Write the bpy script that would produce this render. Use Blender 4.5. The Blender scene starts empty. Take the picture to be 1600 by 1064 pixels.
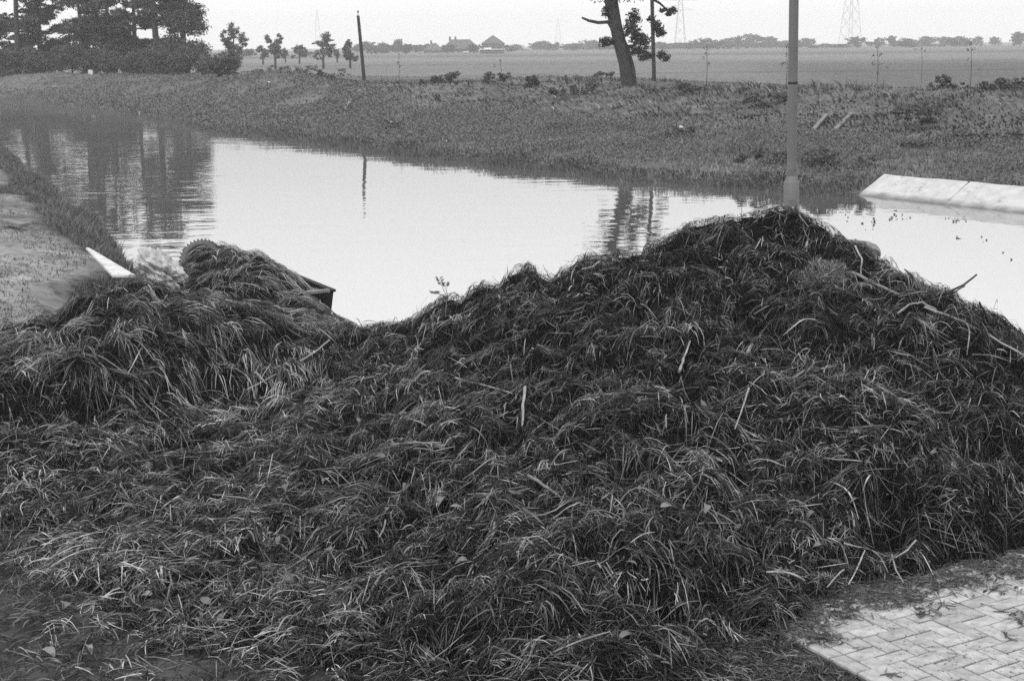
import bpy, math, random
import numpy as np
from mathutils import Matrix, Vector

random.seed(7)
rng = np.random.default_rng(11)
scn = bpy.context.scene
COL = scn.collection
R = math.radians

# ------------------------------------------------------------------ camera
F = 2222.0                                   # focal length in pixels of the 1600 px wide photograph (50 mm)
PITCH = math.atan(461 / F)
ROLL = 0.0094
CAMH = 3.0
cam_d = bpy.data.cameras.new('camera')
cam_d.sensor_width = 36.0
cam_d.lens = 36.0 * F / 1600.0
cam_d.clip_start = 0.1
cam_d.clip_end = 8000
cam_d.dof.use_dof = True
cam_d.dof.focus_distance = 11.0
cam_d.dof.aperture_fstop = 9.0
cam = bpy.data.objects.new('camera', cam_d)
COL.objects.link(cam)
cam.matrix_world = (Matrix.Translation((0, 0, CAMH)) @ Matrix.Rotation(math.pi / 2 - PITCH, 4, 'X')
                    @ Matrix.Rotation(-ROLL, 4, 'Z'))
scn.camera = cam

# ------------------------------------------------------------------ sky, sun, exposure
SUN_EL, SUN_AZ = R(52), R(-150)              # behind the camera, a little to the left
world = bpy.data.worlds.new('World')
scn.world = world
world.use_nodes = True
wn = world.node_tree.nodes
wl = world.node_tree.links
wn.clear()
w_out = wn.new('ShaderNodeOutputWorld')
w_bg = wn.new('ShaderNodeBackground')
w_sky = wn.new('ShaderNodeTexSky')
w_sky.sky_type = 'NISHITA'
w_sky.sun_disc = False
w_sky.sun_elevation = SUN_EL
w_sky.sun_rotation = SUN_AZ
w_sky.air_density = 1.0
w_sky.dust_density = 4.0
w_bw = wn.new('ShaderNodeRGBToBW')           # black-and-white film
w_mix = wn.new('ShaderNodeMix')              # closed, even cloud cover over the clear sky
w_mix.data_type = 'FLOAT'
w_mix.inputs[0].default_value = 0.9
w_mix.inputs[3].default_value = 11.6
wl.new(w_sky.outputs[0], w_bw.inputs[0])
wl.new(w_bw.outputs[0], w_mix.inputs[2])
wl.new(w_mix.outputs[0], w_bg.inputs[0])
w_bg.inputs[1].default_value = 0.1
wl.new(w_bg.outputs[0], w_out.inputs[0])

sun_d = bpy.data.lights.new('sun', 'SUN')
sun_d.energy = 1.5
sun_d.angle = R(25)
sun = bpy.data.objects.new('sun', sun_d)
COL.objects.link(sun)
_sd = Vector((math.sin(SUN_AZ) * math.cos(SUN_EL), math.cos(SUN_AZ) * math.cos(SUN_EL), math.sin(SUN_EL)))
sun.rotation_euler = _sd.to_track_quat('Z', 'Y').to_euler()

scn.view_settings.view_transform = 'Standard'
scn.view_settings.look = 'None'
scn.view_settings.exposure = 0.2
scn.view_settings.gamma = 1.0
scn.view_settings.use_curve_mapping = False
scn.render.engine = 'CYCLES'
scn.cycles.max_bounces = 6
scn.cycles.diffuse_bounces = 3
scn.cycles.glossy_bounces = 3
scn.cycles.volume_bounces = 1
scn.cycles.use_denoising = False           # fine strands stay sharp; what noise is left reads as film grain

# ------------------------------------------------------------------ pixel -> place
def ray(x, y):
    u, v = (x - 800) / F, -(y - 532) / F
    c, s = math.cos(ROLL), math.sin(ROLL)
    # camera x/y axes rolled by -ROLL about the view axis
    u2 = u * c + v * s
    v2 = -u * s + v * c
    return np.array([u2, math.cos(PITCH) + v2 * math.sin(PITCH), -math.sin(PITCH) + v2 * math.cos(PITCH)])

def at_z(x, y, z=0.0):
    d = ray(x, y)
    return np.array([0, 0, CAMH]) + d * ((z - CAMH) / d[2])

def at_Y(x, y, Y):
    d = ray(x, y)
    return np.array([0, 0, CAMH]) + d * (Y / d[1])

# ------------------------------------------------------------------ noise
_lat = rng.random((256, 256))
def vnoise(x, y):
    x = np.asarray(x, float); y = np.asarray(y, float)
    xi = np.floor(x).astype(int); yi = np.floor(y).astype(int)
    fx, fy = x - xi, y - yi
    fx = fx * fx * (3 - 2 * fx); fy = fy * fy * (3 - 2 * fy)
    a = _lat[xi & 255, yi & 255]; b = _lat[(xi + 1) & 255, yi & 255]
    c = _lat[xi & 255, (yi + 1) & 255]; d = _lat[(xi + 1) & 255, (yi + 1) & 255]
    return (a * (1 - fx) + b * fx) * (1 - fy) + (c * (1 - fx) + d * fx) * fy

def fbm(x, y, oct=4, gain=0.5, off=0.0):
    s, amp, tot = 0.0, 1.0, 0.0
    x = np.asarray(x, float) + off; y = np.asarray(y, float) + off * 1.7
    for _ in range(oct):
        s = s + amp * vnoise(x, y)
        tot += amp
        amp *= gain
        x, y = x * 2.03 + 13.1, y * 2.03 + 7.7
    return s / tot * 2 - 1                     # about -1..1

def sstep(a, b, x):
    t = np.clip((np.asarray(x, float) - a) / (b - a), 0, 1)
    return t * t * (3 - 2 * t)

# ------------------------------------------------------------------ mesh helpers
def mesh_np(name, verts, faces, k, attrs=None, smooth=False):
    """verts (n,3); faces (m,k) index array; one polygon per row"""
    me = bpy.data.meshes.new(name)
    verts = np.ascontiguousarray(verts, np.float32).reshape(-1, 3)
    faces = np.ascontiguousarray(faces, np.int32).reshape(-1, k)
    me.vertices.add(len(verts)); me.vertices.foreach_set('co', verts.ravel())
    me.loops.add(faces.size); me.loops.foreach_set('vertex_index', faces.ravel())
    me.polygons.add(len(faces))
    me.polygons.foreach_set('loop_start', np.arange(0, faces.size, k, dtype=np.int32))
    me.polygons.foreach_set('loop_total', np.full(len(faces), k, np.int32))
    if smooth:
        me.polygons.foreach_set('use_smooth', np.ones(len(faces), bool))
    for an, av in (attrs or {}).items():
        at = me.attributes.new(an, 'FLOAT', 'POINT')
        at.data.foreach_set('value', np.ascontiguousarray(av, np.float32).ravel())
    me.update(calc_edges=True)
    return me

class MB:
    """collects boxes, tubes and polygons into one mesh"""
    def __init__(self): self.v, self.f = [], []
    def poly(self, pts):
        n = len(self.v); self.v += [tuple(p) for p in pts]; self.f.append(tuple(range(n, n + len(pts)))); return self
    def hull8(self, b, t):
        n = len(self.v); self.v += [tuple(p) for p in b] + [tuple(p) for p in t]
        self.f += [(n+3, n+2, n+1, n), (n+4, n+5, n+6, n+7)]
        for i in range(4):
            j = (i + 1) % 4
            self.f.append((n+i, n+j, n+4+j, n+4+i))
        return self
    def box(self, c, s, rz=0.0):
        cx, cy, cz = c; hx, hy, hz = s[0]/2, s[1]/2, s[2]/2
        co, si = math.cos(rz), math.sin(rz)
        q = [(cx + x*co - y*si, cy + x*si + y*co) for x, y in ((-hx,-hy),(hx,-hy),(hx,hy),(-hx,hy))]
        return self.hull8([(x, y, cz-hz) for x, y in q], [(x, y, cz+hz) for x, y in q])
    def tube(self, pts, rad, n=8, cap=True, flat=1.0):
        pts = [Vector(p) for p in pts]
        if not hasattr(rad, '__len__'): rad = [rad] * len(pts)
        base = len(self.v)
        t0 = (pts[1] - pts[0]).normalized()
        side = t0.orthogonal().normalized()
        for i, p in enumerate(pts):
            t = (pts[min(i+1, len(pts)-1)] - pts[max(i-1, 0)]).normalized()
            side = (side - t * side.dot(t)).normalized()
            up = t.cross(side)
            for k in range(n):
                a = 2*math.pi*k/n
                q = p + side*(math.cos(a)*rad[i]) + up*(math.sin(a)*rad[i]*flat)
                self.v.append(tuple(q))
        for i in range(len(pts)-1):
            for k in range(n):
                k2 = (k+1) % n
                self.f.append((base+i*n+k, base+i*n+k2, base+(i+1)*n+k2, base+(i+1)*n+k))
        if cap:
            e = len(self.v)
            self.v += self.v[base:base+n] + self.v[base+(len(pts)-1)*n:base+len(pts)*n]
            self.f.append(tuple(e+k for k in reversed(range(n))))
            self.f.append(tuple(e+n+k for k in range(n)))
        return self
    def mesh(self, name, smooth=False):
        me = bpy.data.meshes.new(name)
        me.from_pydata(self.v, [], self.f); me.update()
        if smooth:
            me.polygons.foreach_set('use_smooth', np.ones(len(me.polygons), bool))
        return me

def link(name, me, mat=None, parent=None):
    o = bpy.data.objects.new(name, me)
    COL.objects.link(o)
    if mat and me and not me.materials: me.materials.append(mat)
    if parent: o.parent = parent
    return o

def empty(name, loc=(0, 0, 0)):
    o = bpy.data.objects.new(name, None); COL.objects.link(o); o.location = loc
    o.empty_display_size = 0.2
    return o

def tag(o, label=None, cat=None, group=None, kind=None):
    if label: o['label'] = label
    if cat: o['category'] = cat
    if group: o['group'] = group
    if kind: o['kind'] = kind
    return o

def copy_tree(o, parent=None):
    c = o.copy(); COL.objects.link(c); c.parent = parent
    for ch in o.children: copy_tree(ch, c)
    return c

# ------------------------------------------------------------------ materials (all neutral: black-and-white film)
def add_specks(m, scale, lo, hi, dark):
    n, l = m.node_tree.nodes, m.node_tree.links
    p = n['Principled BSDF']; src = p.inputs['Base Color'].links[0].from_socket
    geo = n.new('ShaderNodeNewGeometry')
    nz = n.new('ShaderNodeTexNoise'); nz.inputs['Scale'].default_value = scale; nz.inputs['Detail'].default_value = 4; nz.inputs['Roughness'].default_value = .7
    big = n.new('ShaderNodeTexNoise'); big.inputs['Scale'].default_value = 2.2; big.inputs['Detail'].default_value = 2
    l.new(geo.outputs['Position'], nz.inputs['Vector']); l.new(geo.outputs['Position'], big.inputs['Vector'])
    ad = n.new('ShaderNodeMath'); ad.operation = 'MULTIPLY_ADD'; ad.inputs[1].default_value = .35
    l.new(big.outputs[0], ad.inputs[0]); l.new(nz.outputs[0], ad.inputs[2])
    r = n.new('ShaderNodeMapRange'); r.inputs[1].default_value = lo; r.inputs[2].default_value = hi; r.inputs[3].default_value = 1; r.inputs[4].default_value = dark
    l.new(ad.outputs[0], r.inputs[0])
    mu = n.new('ShaderNodeMath'); mu.operation = 'MULTIPLY'
    l.new(src, mu.inputs[0]); l.new(r.outputs[0], mu.inputs[1]); l.new(mu.outputs[0], p.inputs['Base Color'])

def gmat(name, v, rough=0.8, spec=0.3, var=0.25, scale=6.0, bump=0.0, bscale=40.0, attr=None, detail=6.0, sheen_noise=None, obj_var=0.0):
    m = bpy.data.materials.new(name); m.use_nodes = True
    nt = m.node_tree; n, l = nt.nodes, nt.links
    p = n['Principled BSDF']
    p.inputs['Roughness'].default_value = rough
    p.inputs['Specular IOR Level'].default_value = spec
    tc = n.new('ShaderNodeTexCoord')
    nz = n.new('ShaderNodeTexNoise'); nz.inputs['Scale'].default_value = scale
    nz.inputs['Detail'].default_value = detail; nz.inputs['Roughness'].default_value = 0.6
    l.new(tc.outputs['Object'], nz.inputs['Vector'])
    mr = n.new('ShaderNodeMapRange')
    mr.inputs[1].default_value = 0.3; mr.inputs[2].default_value = 0.7
    mr.inputs[3].default_value = 1 - var; mr.inputs[4].default_value = 1 + var
    l.new(nz.outputs[0], mr.inputs[0])
    mul = n.new('ShaderNodeMath'); mul.operation = 'MULTIPLY'
    l.new(mr.outputs[0], mul.inputs[0])
    if attr:
        at = n.new('ShaderNodeAttribute'); at.attribute_name = attr
        l.new(at.outputs['Fac'], mul.inputs[1])
    else:
        mul.inputs[1].default_value = v
    out = mul
    if obj_var:
        oi = n.new('ShaderNodeObjectInfo')
        m2 = n.new('ShaderNodeMapRange'); m2.inputs[3].default_value = 1 - obj_var; m2.inputs[4].default_value = 1 + obj_var
        l.new(oi.outputs['Random'], m2.inputs[0])
        mm = n.new('ShaderNodeMath'); mm.operation = 'MULTIPLY'
        l.new(mul.outputs[0], mm.inputs[0]); l.new(m2.outputs[0], mm.inputs[1]); out = mm
    l.new(out.outputs[0], p.inputs['Base Color'])
    if bump:
        b2 = n.new('ShaderNodeTexNoise'); b2.inputs['Scale'].default_value = bscale; b2.inputs['Detail'].default_value = 5
        l.new(tc.outputs['Object'], b2.inputs['Vector'])
        bp = n.new('ShaderNodeBump'); bp.inputs['Distance'].default_value = bump
        l.new(b2.outputs[0], bp.inputs['Height']); l.new(bp.outputs[0], p.inputs['Normal'])
    return m

M_GROUND = gmat('ground', 0, 0.95, 0.15, 0.35, 1.6, 0.03, 7.0, attr='tone', detail=10)
add_specks(M_GROUND, 6, .66, .84, .4)
M_WEEDCORE = gmat('packed weed', 0.009, 0.9, 0.05, 0.5, 18, 0.03, 60)
M_STRAND = gmat('wet weed strands', 0, 0.55, 0.08, 0.3, 25, attr='tone')
M_GRASS = gmat('bank grass', 0, 0.75, 0.2, 0.2, 3, attr='tone')
M_LEAF = gmat('tree foliage', 0, 0.7, 0.25, 0.2, 1.0, attr='tone')
M_BARK = gmat('bark', 0.05, 0.9, 0.15, 0.4, 4, 0.02, 20)
M_WOODPOLE = gmat('dark pole wood', 0.045, 0.85, 0.2, 0.3, 5, 0.004, 30)
M_BRICK = gmat('paving brick', 0.36, 0.9, 0.2, 0.3, 14, 0.003, 160, obj_var=0.13)
add_specks(M_BRICK, 38, .76, .86, .3)
M_BED = gmat('joint sand', 0.06, 0.95, 0.1, 0.4, 20, 0.004, 120)
M_CONC = gmat('concrete lining', 0.45, 0.9, 0.2, 0.16, 3.5, 0.012, 22)
add_specks(M_CONC, 5, .74, .95, .5)
add_specks(M_POST := gmat('grey post paint', 0.145, 0.6, 0.35, 0.22, 2.2, 0.001, 60), 9, .78, .95, .55)
def algae(m, z0, z1, dark):
    n, l = m.node_tree.nodes, m.node_tree.links
    p = n['Principled BSDF']; src = p.inputs['Base Color'].links[0].from_socket
    geo = n.new('ShaderNodeNewGeometry'); sx = n.new('ShaderNodeSeparateXYZ'); l.new(geo.outputs['Position'], sx.inputs[0])
    nz = n.new('ShaderNodeTexNoise'); nz.inputs['Scale'].default_value = 3; l.new(geo.outputs['Position'], nz.inputs['Vector'])
    ma = n.new('ShaderNodeMath'); ma.operation = 'MULTIPLY_ADD'; ma.inputs[1].default_value = -.12
    l.new(nz.outputs[0], ma.inputs[0]); l.new(sx.outputs[2], ma.inputs[2])
    r = n.new('ShaderNodeMapRange'); r.inputs[1].default_value = z0; r.inputs[2].default_value = z1; r.inputs[3].default_value = dark; r.inputs[4].default_value = 1
    l.new(ma.outputs[0], r.inputs[0])
    mu = n.new('ShaderNodeMath'); mu.operation = 'MULTIPLY'
    l.new(src, mu.inputs[0]); l.new(r.outputs[0], mu.inputs[1]); l.new(mu.outputs[0], p.inputs['Base Color'])
algae(M_CONC, -.61, -.5, .35)
M_HULL = gmat('tarred hull', 0.012, 0.7, 0.25, 0.4, 5, 0.003, 30)
M_RIM = gmat('hull rim', 0.16, 0.6, 0.3, 0.3, 6, 0.002, 40)
M_RUBBER = gmat('rubber', 0.11, 0.85, 0.25, 0.25, 10, 0.002, 60)
M_RUBBER_IN = gmat('rubber inside', 0.03, 0.9, 0.2, 0.3, 8)
M_SACK = gmat('pale sheeting', 0.4, 0.6, 0.35, 0.25, 6, 0.004, 30)
M_BOARD = gmat('white board', 0.56, 0.7, 0.3, 0.15, 5, 0.002, 50)
add_specks(M_BOARD, 12, .7, .9, .45)
M_STICK = gmat('pale stick', 0.25, 0.7, 0.3, 0.3, 14, 0.002, 90)
M_STICKMID = gmat('grey stick', 0.17, 0.75, 0.3, 0.3, 14, 0.002, 90)
M_STICKDARK = gmat('dark twig', 0.035, 0.8, 0.3, 0.3, 14, 0.002, 90)
M_PLEAF = gmat('pale broad leaf', 0.13, 0.6, 0.35, 0.3, 14, 0.002, 60, obj_var=0.35)
M_WALL = gmat('farm wall', 0.1, 0.9, 0.2, 0.2, 0.8)
M_ROOF = gmat('farm roof', 0.085, 0.85, 0.2, 0.2, 0.8)
M_PALE = gmat('pale sheet', 0.7, 0.7, 0.3, 0.1, 0.8)
M_STEEL = gmat('galvanised steel', 0.12, 0.6, 0.4, 0.1, 1)
M_GLASS = gmat('dark pane', 0.02, 0.2, 0.5, 0.1, 1)

# ------------------------------------------------------------------ the lie of the land
WZ = -0.55
P_LEFT = [(-2.4, 15.35), (-3.9, 16.0), (-4.9, 17.6), (-5.4, 20), (-6.0, 22.6), (-6.9, 25), (-18.9, 53.5), (-36, 92), (-62, 120), (-115, 150)]
P_FAR = [(-115, 178), (-62, 134), (-39.1, 111), (-21.9, 82.8), (-13.4, 63.8), (-4.5, 50), (2.6, 39.3), (8.16, 33.7),
         (10.8, 29.9), (16, 24.6), (40, 18.5), (85, 14)]
P_NEAR = [(85, 5), (40, 7), (14, 11.6), (9, 13.8), (6.5, 15.0), (4, 15.75), (0.5, 15.45), (-2.4, 15.35)]
def ragged(pl, step, amp, seed, keep=lambda x, y: True):
    r = np.random.default_rng(seed); out = []
    for (x0, y0), (x1, y1) in zip(pl[:-1], pl[1:]):
        L = math.hypot(x1 - x0, y1 - y0)
        st = step * max(1.0, math.hypot(x0, y0) / 40)
        n = max(1, int(L / st)) if math.hypot((x0+x1)/2, (y0+y1)/2) < 125 else 1
        for k in range(n):
            t = k / n
            px, py = x0 + (x1 - x0) * t, y0 + (y1 - y0) * t
            a = amp * r.normal() * max(1.0, math.hypot(px, py) / 60) if (k and keep(px, py)) else 0
            out.append((px - (y1 - y0) / L * a, py + (x1 - x0) / L * a))
    return out + [pl[-1]]
P_LEFT = ragged(P_LEFT, 1.1, .16, 3)
P_FAR = ragged(P_FAR, 1.3, .22, 4, lambda x, y: x < 8)
def seg_dist(x, y, pl):
    d = np.full(np.shape(x), 1e9)
    for (x0, y0), (x1, y1) in zip(pl[:-1], pl[1:]):
        dx, dy = x1 - x0, y1 - y0
        t = np.clip(((x - x0) * dx + (y - y0) * dy) / (dx * dx + dy * dy), 0, 1)
        d = np.minimum(d, np.hypot(x - x0 - t * dx, y - y0 - t * dy))
    return d
POLY = P_LEFT + P_FAR + P_NEAR[:-1]
def inside(x, y):
    r = np.zeros(np.shape(x), bool)
    n = len(POLY)
    for i in range(n):
        x0, y0 = POLY[i]; x1, y1 = POLY[(i + 1) % n]
        c = ((y0 > y) != (y1 > y))
        with np.errstate(divide='ignore', invalid='ignore'):
            xc = x0 + (y - y0) * (x1 - x0) / (y1 - y0 if y1 != y0 else 1e-9)
        r ^= c & (x < xc)
    return r
PAV_O = np.array([1.366, 6.953])                      # corner of the brick paving
PAV_A = R(29.0)
PU = np.array([math.cos(PAV_A), math.sin(PAV_A)])      # along the shallow joints
PV = np.array([math.sin(PAV_A), -math.cos(PAV_A)])     # along the paving's edge, towards the camera
def terrain(x, y):
    x = np.asarray(x, float); y = np.asarray(y, float)
    wob = fbm(x * 0.35, y * 0.35, 3, off=40) * 0.5
    df = seg_dist(x, y, P_FAR); dn = np.minimum(seg_dist(x, y, P_LEFT), seg_dist(x, y, P_NEAR))
    ins = inside(x, y)
    far = df < dn
    s = sstep(56, 84, y) * sstep(5, -12, x)
    rgt = sstep(.12, -.25, .79 * (y - 33.7) - .61 * (x - 8.16)) * sstep(7.9, 8.4, x) * sstep(38, 36, y)          # lined slope on the right: straight waterline there
    dd = np.maximum(df + wob * (1 - rgt) * sstep(0, 3, df + .6), 0) * (1 + 1.3 * s)
    pf = np.interp(dd, [0, .5, 1.2, 5, 9.5, 11, 15.5, 18, 21, 28, 40, 80, 300, 3000],
                   [0, .22, .32, .48, .68, .85, 1.5, 1.75, 1.7, 1.35, 1.0, .9, .85, .85]) * (1 - .3 * s * sstep(30, 10, dd))
    pr = np.interp(dd, [0, .6, 1.3, 2.4, 5], [-.3, -.12, .1, .36, .48])
    pf = np.where(dd < 5, pf * (1 - rgt) + pr * rgt, pf)
    rough = fbm(x * .55, y * .55, 4, off=3) * (.04 + .24 * sstep(9, 12, dd) * sstep(28, 19, dd)) + fbm(x * .16, y * .16, 3, off=90) * .18 * sstep(8, 14, dd) * sstep(60, 24, dd)
    rough = rough + .55 * np.exp(-((x + 14.5) / 5.5) ** 2 - ((y - 87) / 5) ** 2)
    zf = WZ + pf + rough * sstep(0, 1.5, dd) * sstep(600, 100, dd)
    pn = np.interp(dn + .0 * wob, [0, .35, .9, 1.6, 3, 100], [0, .25, .42, .5, .55, .55])
    lw = sstep(-1.5, -4.5, x)
    zn = WZ + pn + (fbm(x * 1.3, y * 1.3, 4, off=17) * .03 + .08 * np.exp(-((dn - 2.2) / 1.1) ** 2)) * lw * sstep(0.1, .8, dn) * sstep(16, 18.5, y)
    zn = zn + fbm(x * 3.2, y * 3.2, 4, off=5) * .008 * lw
    a = (x - PAV_O[0]) * PU[0] + (y - PAV_O[1]) * PU[1]
    zn = zn - .03 * sstep(-.3, .05, a) * (dn > 1.5)
    zw = WZ - np.minimum(np.minimum(df, dn) * .6, 1.2) - .02
    return np.where(ins, zw, np.where(far, zf, zn))

# ground sheet: rings round the camera out to 2400 m
def build_ground():
    ang = np.concatenate([np.linspace(-180, -29, 46)[:-1], np.linspace(-29, 29, 290), np.linspace(29, 180, 46)[1:]])
    rad = np.concatenate([[0.0, 2.0], np.geomspace(4.0, 160, 280), np.geomspace(165, 2400, 46)])
    A, Rr = np.meshgrid(np.radians(ang), rad)
    X, Y = np.sin(A) * Rr, np.cos(A) * Rr
    Z = terrain(X, Y)
    nr, na = X.shape
    df = seg_dist(X, Y, P_FAR); dl = seg_dist(X, Y, P_LEFT); dn = seg_dist(X, Y, P_NEAR)
    far = df < np.minimum(dl, dn)
    # colour of the ground itself: sand path, trodden soil, bank turf, meadow parcels
    tn = np.full(X.shape, .05)
    sand = .2 + .11 * fbm(X * .9, Y * .9, 4, off=70)
    onleft = (~far) & (X < -2.5)
    g = sstep(.25, -.25, dl - .45 - .85 * sstep(17.5, 27, Y) + fbm(X * .7, Y * .7, 3, off=22) * .3)
    tn = np.where(onleft, sand * (1 - g) + .065 * g, .05 + .025 * fbm(X * 2, Y * 2, 3))
    gw = sstep(-2.0, -5.0, X) * sstep(13.5, 15.0, Y)
    tn = np.where(~far, .06 * (1 - gw) + tn * gw + .02 * fbm(X * 3, Y * 3, 3, off=8), tn)
    bank = .12 + .05 * fbm(X * .3, Y * .3, 4, off=31)
    meadow = .165 + .02 * fbm(X * .02, Y * .05, 4, off=51) + .012 * fbm(X * .3, Y * .12, 3, off=2)
    crop = .11 + .012 * fbm(X * .1, Y * .05, 3, off=9)
    c_edge = 82 + X * .1
    cw = sstep(0, 1.5, Y - c_edge) * sstep(215, 190, Y + .25 * X) * sstep(12, 24, X - (Y - 80) * .12)
    field = meadow * (1 - cw) + crop * cw
    field = field * (1 - .3 * np.exp(-((Y - 128 - X * .15) / 2.5) ** 2) - .3 * np.exp(-((Y - 205 + X * .1) / 5) ** 2) + .18 * sstep(240, 260, Y + X * .2) * sstep(360, 330, Y + X * .2))
    field = field * (1 - .22 * sstep(.55, .75, np.sin(Y * .018 + X * .002 + 1.0)) * sstep(160, 220, Y))
    fw = sstep(20, 34, df)
    tn = np.where(far, bank * (1 - fw) + field * fw, tn)
    pr = fbm(X * .8, Y * .5, 4, off=64)
    tn = np.where(far & (df < 24) & (df > 8), tn * (1 + .5 * sstep(.25, .6, pr)), tn)
    idx = np.arange(nr * na).reshape(nr, na)
    f = np.stack([idx[:-1, :-1], idx[:-1, 1:], idx[1:, 1:], idx[1:, :-1]], -1).reshape(-1, 4)
    me = mesh_np('ground', np.stack([X, Y, Z], -1), f[:, ::-1], 4, {'tone': np.clip(tn, .02, .5)}, True)
    tag(link('ground', me, M_GROUND), kind='structure')
build_ground()

def build_water():
    m = bpy.data.materials.new('canal water'); m.use_nodes = True
    n, l = m.node_tree.nodes, m.node_tree.links
    n.clear()
    out = n.new('ShaderNodeOutputMaterial'); mix = n.new('ShaderNodeMixShader')
    dif = n.new('ShaderNodeBsdfDiffuse'); dif.inputs[0].default_value = (.09, .09, .09, 1)
    gl = n.new('ShaderNodeBsdfGlossy'); gl.inputs['Roughness'].default_value = 0.0; gl.inputs[0].default_value = (.97, .97, .97, 1)
    fr = n.new('ShaderNodeFresnel'); fr.inputs[0].default_value = 30.0
    tc = n.new('ShaderNodeTexCoord')
    mp = n.new('ShaderNodeMapping'); mp.inputs['Rotation'].default_value = (0, 0, R(-25)); mp.inputs['Scale'].default_value = (.55, 1.3, 1)
    l.new(tc.outputs['Object'], mp.inputs[0])
    a = n.new('ShaderNodeTexNoise'); a.inputs['Scale'].default_value = 1.1; a.inputs['Detail'].default_value = 3
    b = n.new('ShaderNodeTexNoise'); b.inputs['Scale'].default_value = .07; b.inputs['Detail'].default_value = 2
    l.new(mp.outputs[0], a.inputs[0]); l.new(tc.outputs['Object'], b.inputs[0])
    r = n.new('ShaderNodeMapRange'); r.inputs[1].default_value = .42; r.inputs[2].default_value = .62; r.inputs[3].default_value = .25; r.inputs[4].default_value = 1.0
    l.new(b.outputs[0], r.inputs[0])
    mu = n.new('ShaderNodeMath'); mu.operation = 'MULTIPLY'
    l.new(a.outputs[0], mu.inputs[0]); l.new(r.outputs[0], mu.inputs[1])
    bp = n.new('ShaderNodeBump'); bp.inputs['Distance'].default_value = .023; bp.inputs['Strength'].default_value = 1
    l.new(mu.outputs[0], bp.inputs['Height'])
    l.new(bp.outputs[0], gl.inputs['Normal'])
    l.new(fr.outputs[0], mix.inputs[0]); l.new(dif.outputs[0], mix.inputs[1]); l.new(gl.outputs[0], mix.inputs[2])
    l.new(mix.outputs[0], out.inputs[0])
    pts = [(-130, 145), (-130, 190), (-60, 142), (-36, 115), (-8, 60), (12, 36), (18, 29), (90, 20), (90, 2), (14, 9.6),
           (-2.4, 14.2), (-5.4, 15.6), (-8, 24), (-21, 53), (-38, 91), (-64, 118)]
    mb = MB().poly([(x, y, WZ) for x, y in pts][::-1])
    tag(link('water', mb.mesh('water'), m), kind='structure')
build_water()

# lined concrete slope on the far side
def build_lining():
    a, b = at_z(1340, 305, WZ), at_z(1600, 333, WZ)
    d = (b - a); d[2] = 0; d /= np.hypot(d[0], d[1])
    ta = at_Y(1382, 272, 34.35); tb = at_Y(1600, 292.5, 30.5)
    b2 = b + d * 16; tb2 = tb + d * 16
    n_ = np.cross(d, [0, 0, 1]); n_ /= np.linalg.norm(n_)
    mb = MB()
    lo = lambda p: np.array([p[0], p[1], p[2] - .5]) - n_ * .0
    a0 = a - (ta - a) * .5; b0 = b2 - (tb2 - b2) * .5
    bk = np.array([-n_[0], -n_[1], 0]) * .35
    root = tag(empty('lined_slope', tuple(a)), 'pale concrete lined slope of slabs at the far waterline', 'embankment')
    Lb = np.linalg.norm(b0 - a0); k = 8
    for q in range(k):
        t0, t1 = q / k + (.0002 if q else 0), (q + 1) / k - .0002
        lo0, lo1 = a0 + (b0 - a0) * t0, a0 + (b0 - a0) * t1
        hi0, hi1 = ta + (tb2 - ta) * t0, ta + (tb2 - ta) * t1
        e = np.array([0, 0, random.uniform(-.003, .003)])
        th = np.array([0, 0, .22])
        hb = np.array([0, 0, .02]) + e
        # slightly uneven top edge and face
        m = MB(); nx, ny = 7, 5
        grid = {}
        for iy in range(ny):
            for ix in range(nx):
                u, v = ix / (nx - 1), iy / (ny - 1)
                p_ = (lo0 * (1 - u) + lo1 * u) * (1 - v) + (hi0 * (1 - u) + hi1 * u) * v + e
                p_ = p_ + [0, 0, rng.normal(0, .008)]
                if iy == ny - 1: p_ = p_ + n_ * rng.normal(0, .03)
                grid[ix, iy] = len(m.v); m.v.append(tuple(p_ - a))
        for iy in range(ny - 1):
            for ix in range(nx - 1):
                m.f.append((grid[ix, iy], grid[ix+1, iy], grid[ix+1, iy+1], grid[ix, iy+1]))
        rim = [(ix, 0) for ix in range(nx)] + [(nx-1, iy) for iy in range(1, ny)] + [(ix, ny-1) for ix in range(nx-2, -1, -1)] + [(0, iy) for iy in range(ny-2, 0, -1)]
        lowr = []
        for g_ in rim:
            lowr.append(len(m.v)); m.v.append(tuple(np.array(m.v[grid[g_]]) - th))
        for i_ in range(len(rim)):
            j_ = (i_ + 1) % len(rim)
            m.f.append((grid[rim[i_]], lowr[i_], lowr[j_], grid[rim[j_]]))
        link('slab', m.mesh('slab'), M_CONC, root)
    return ta, tb2
LIN = build_lining()

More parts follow.
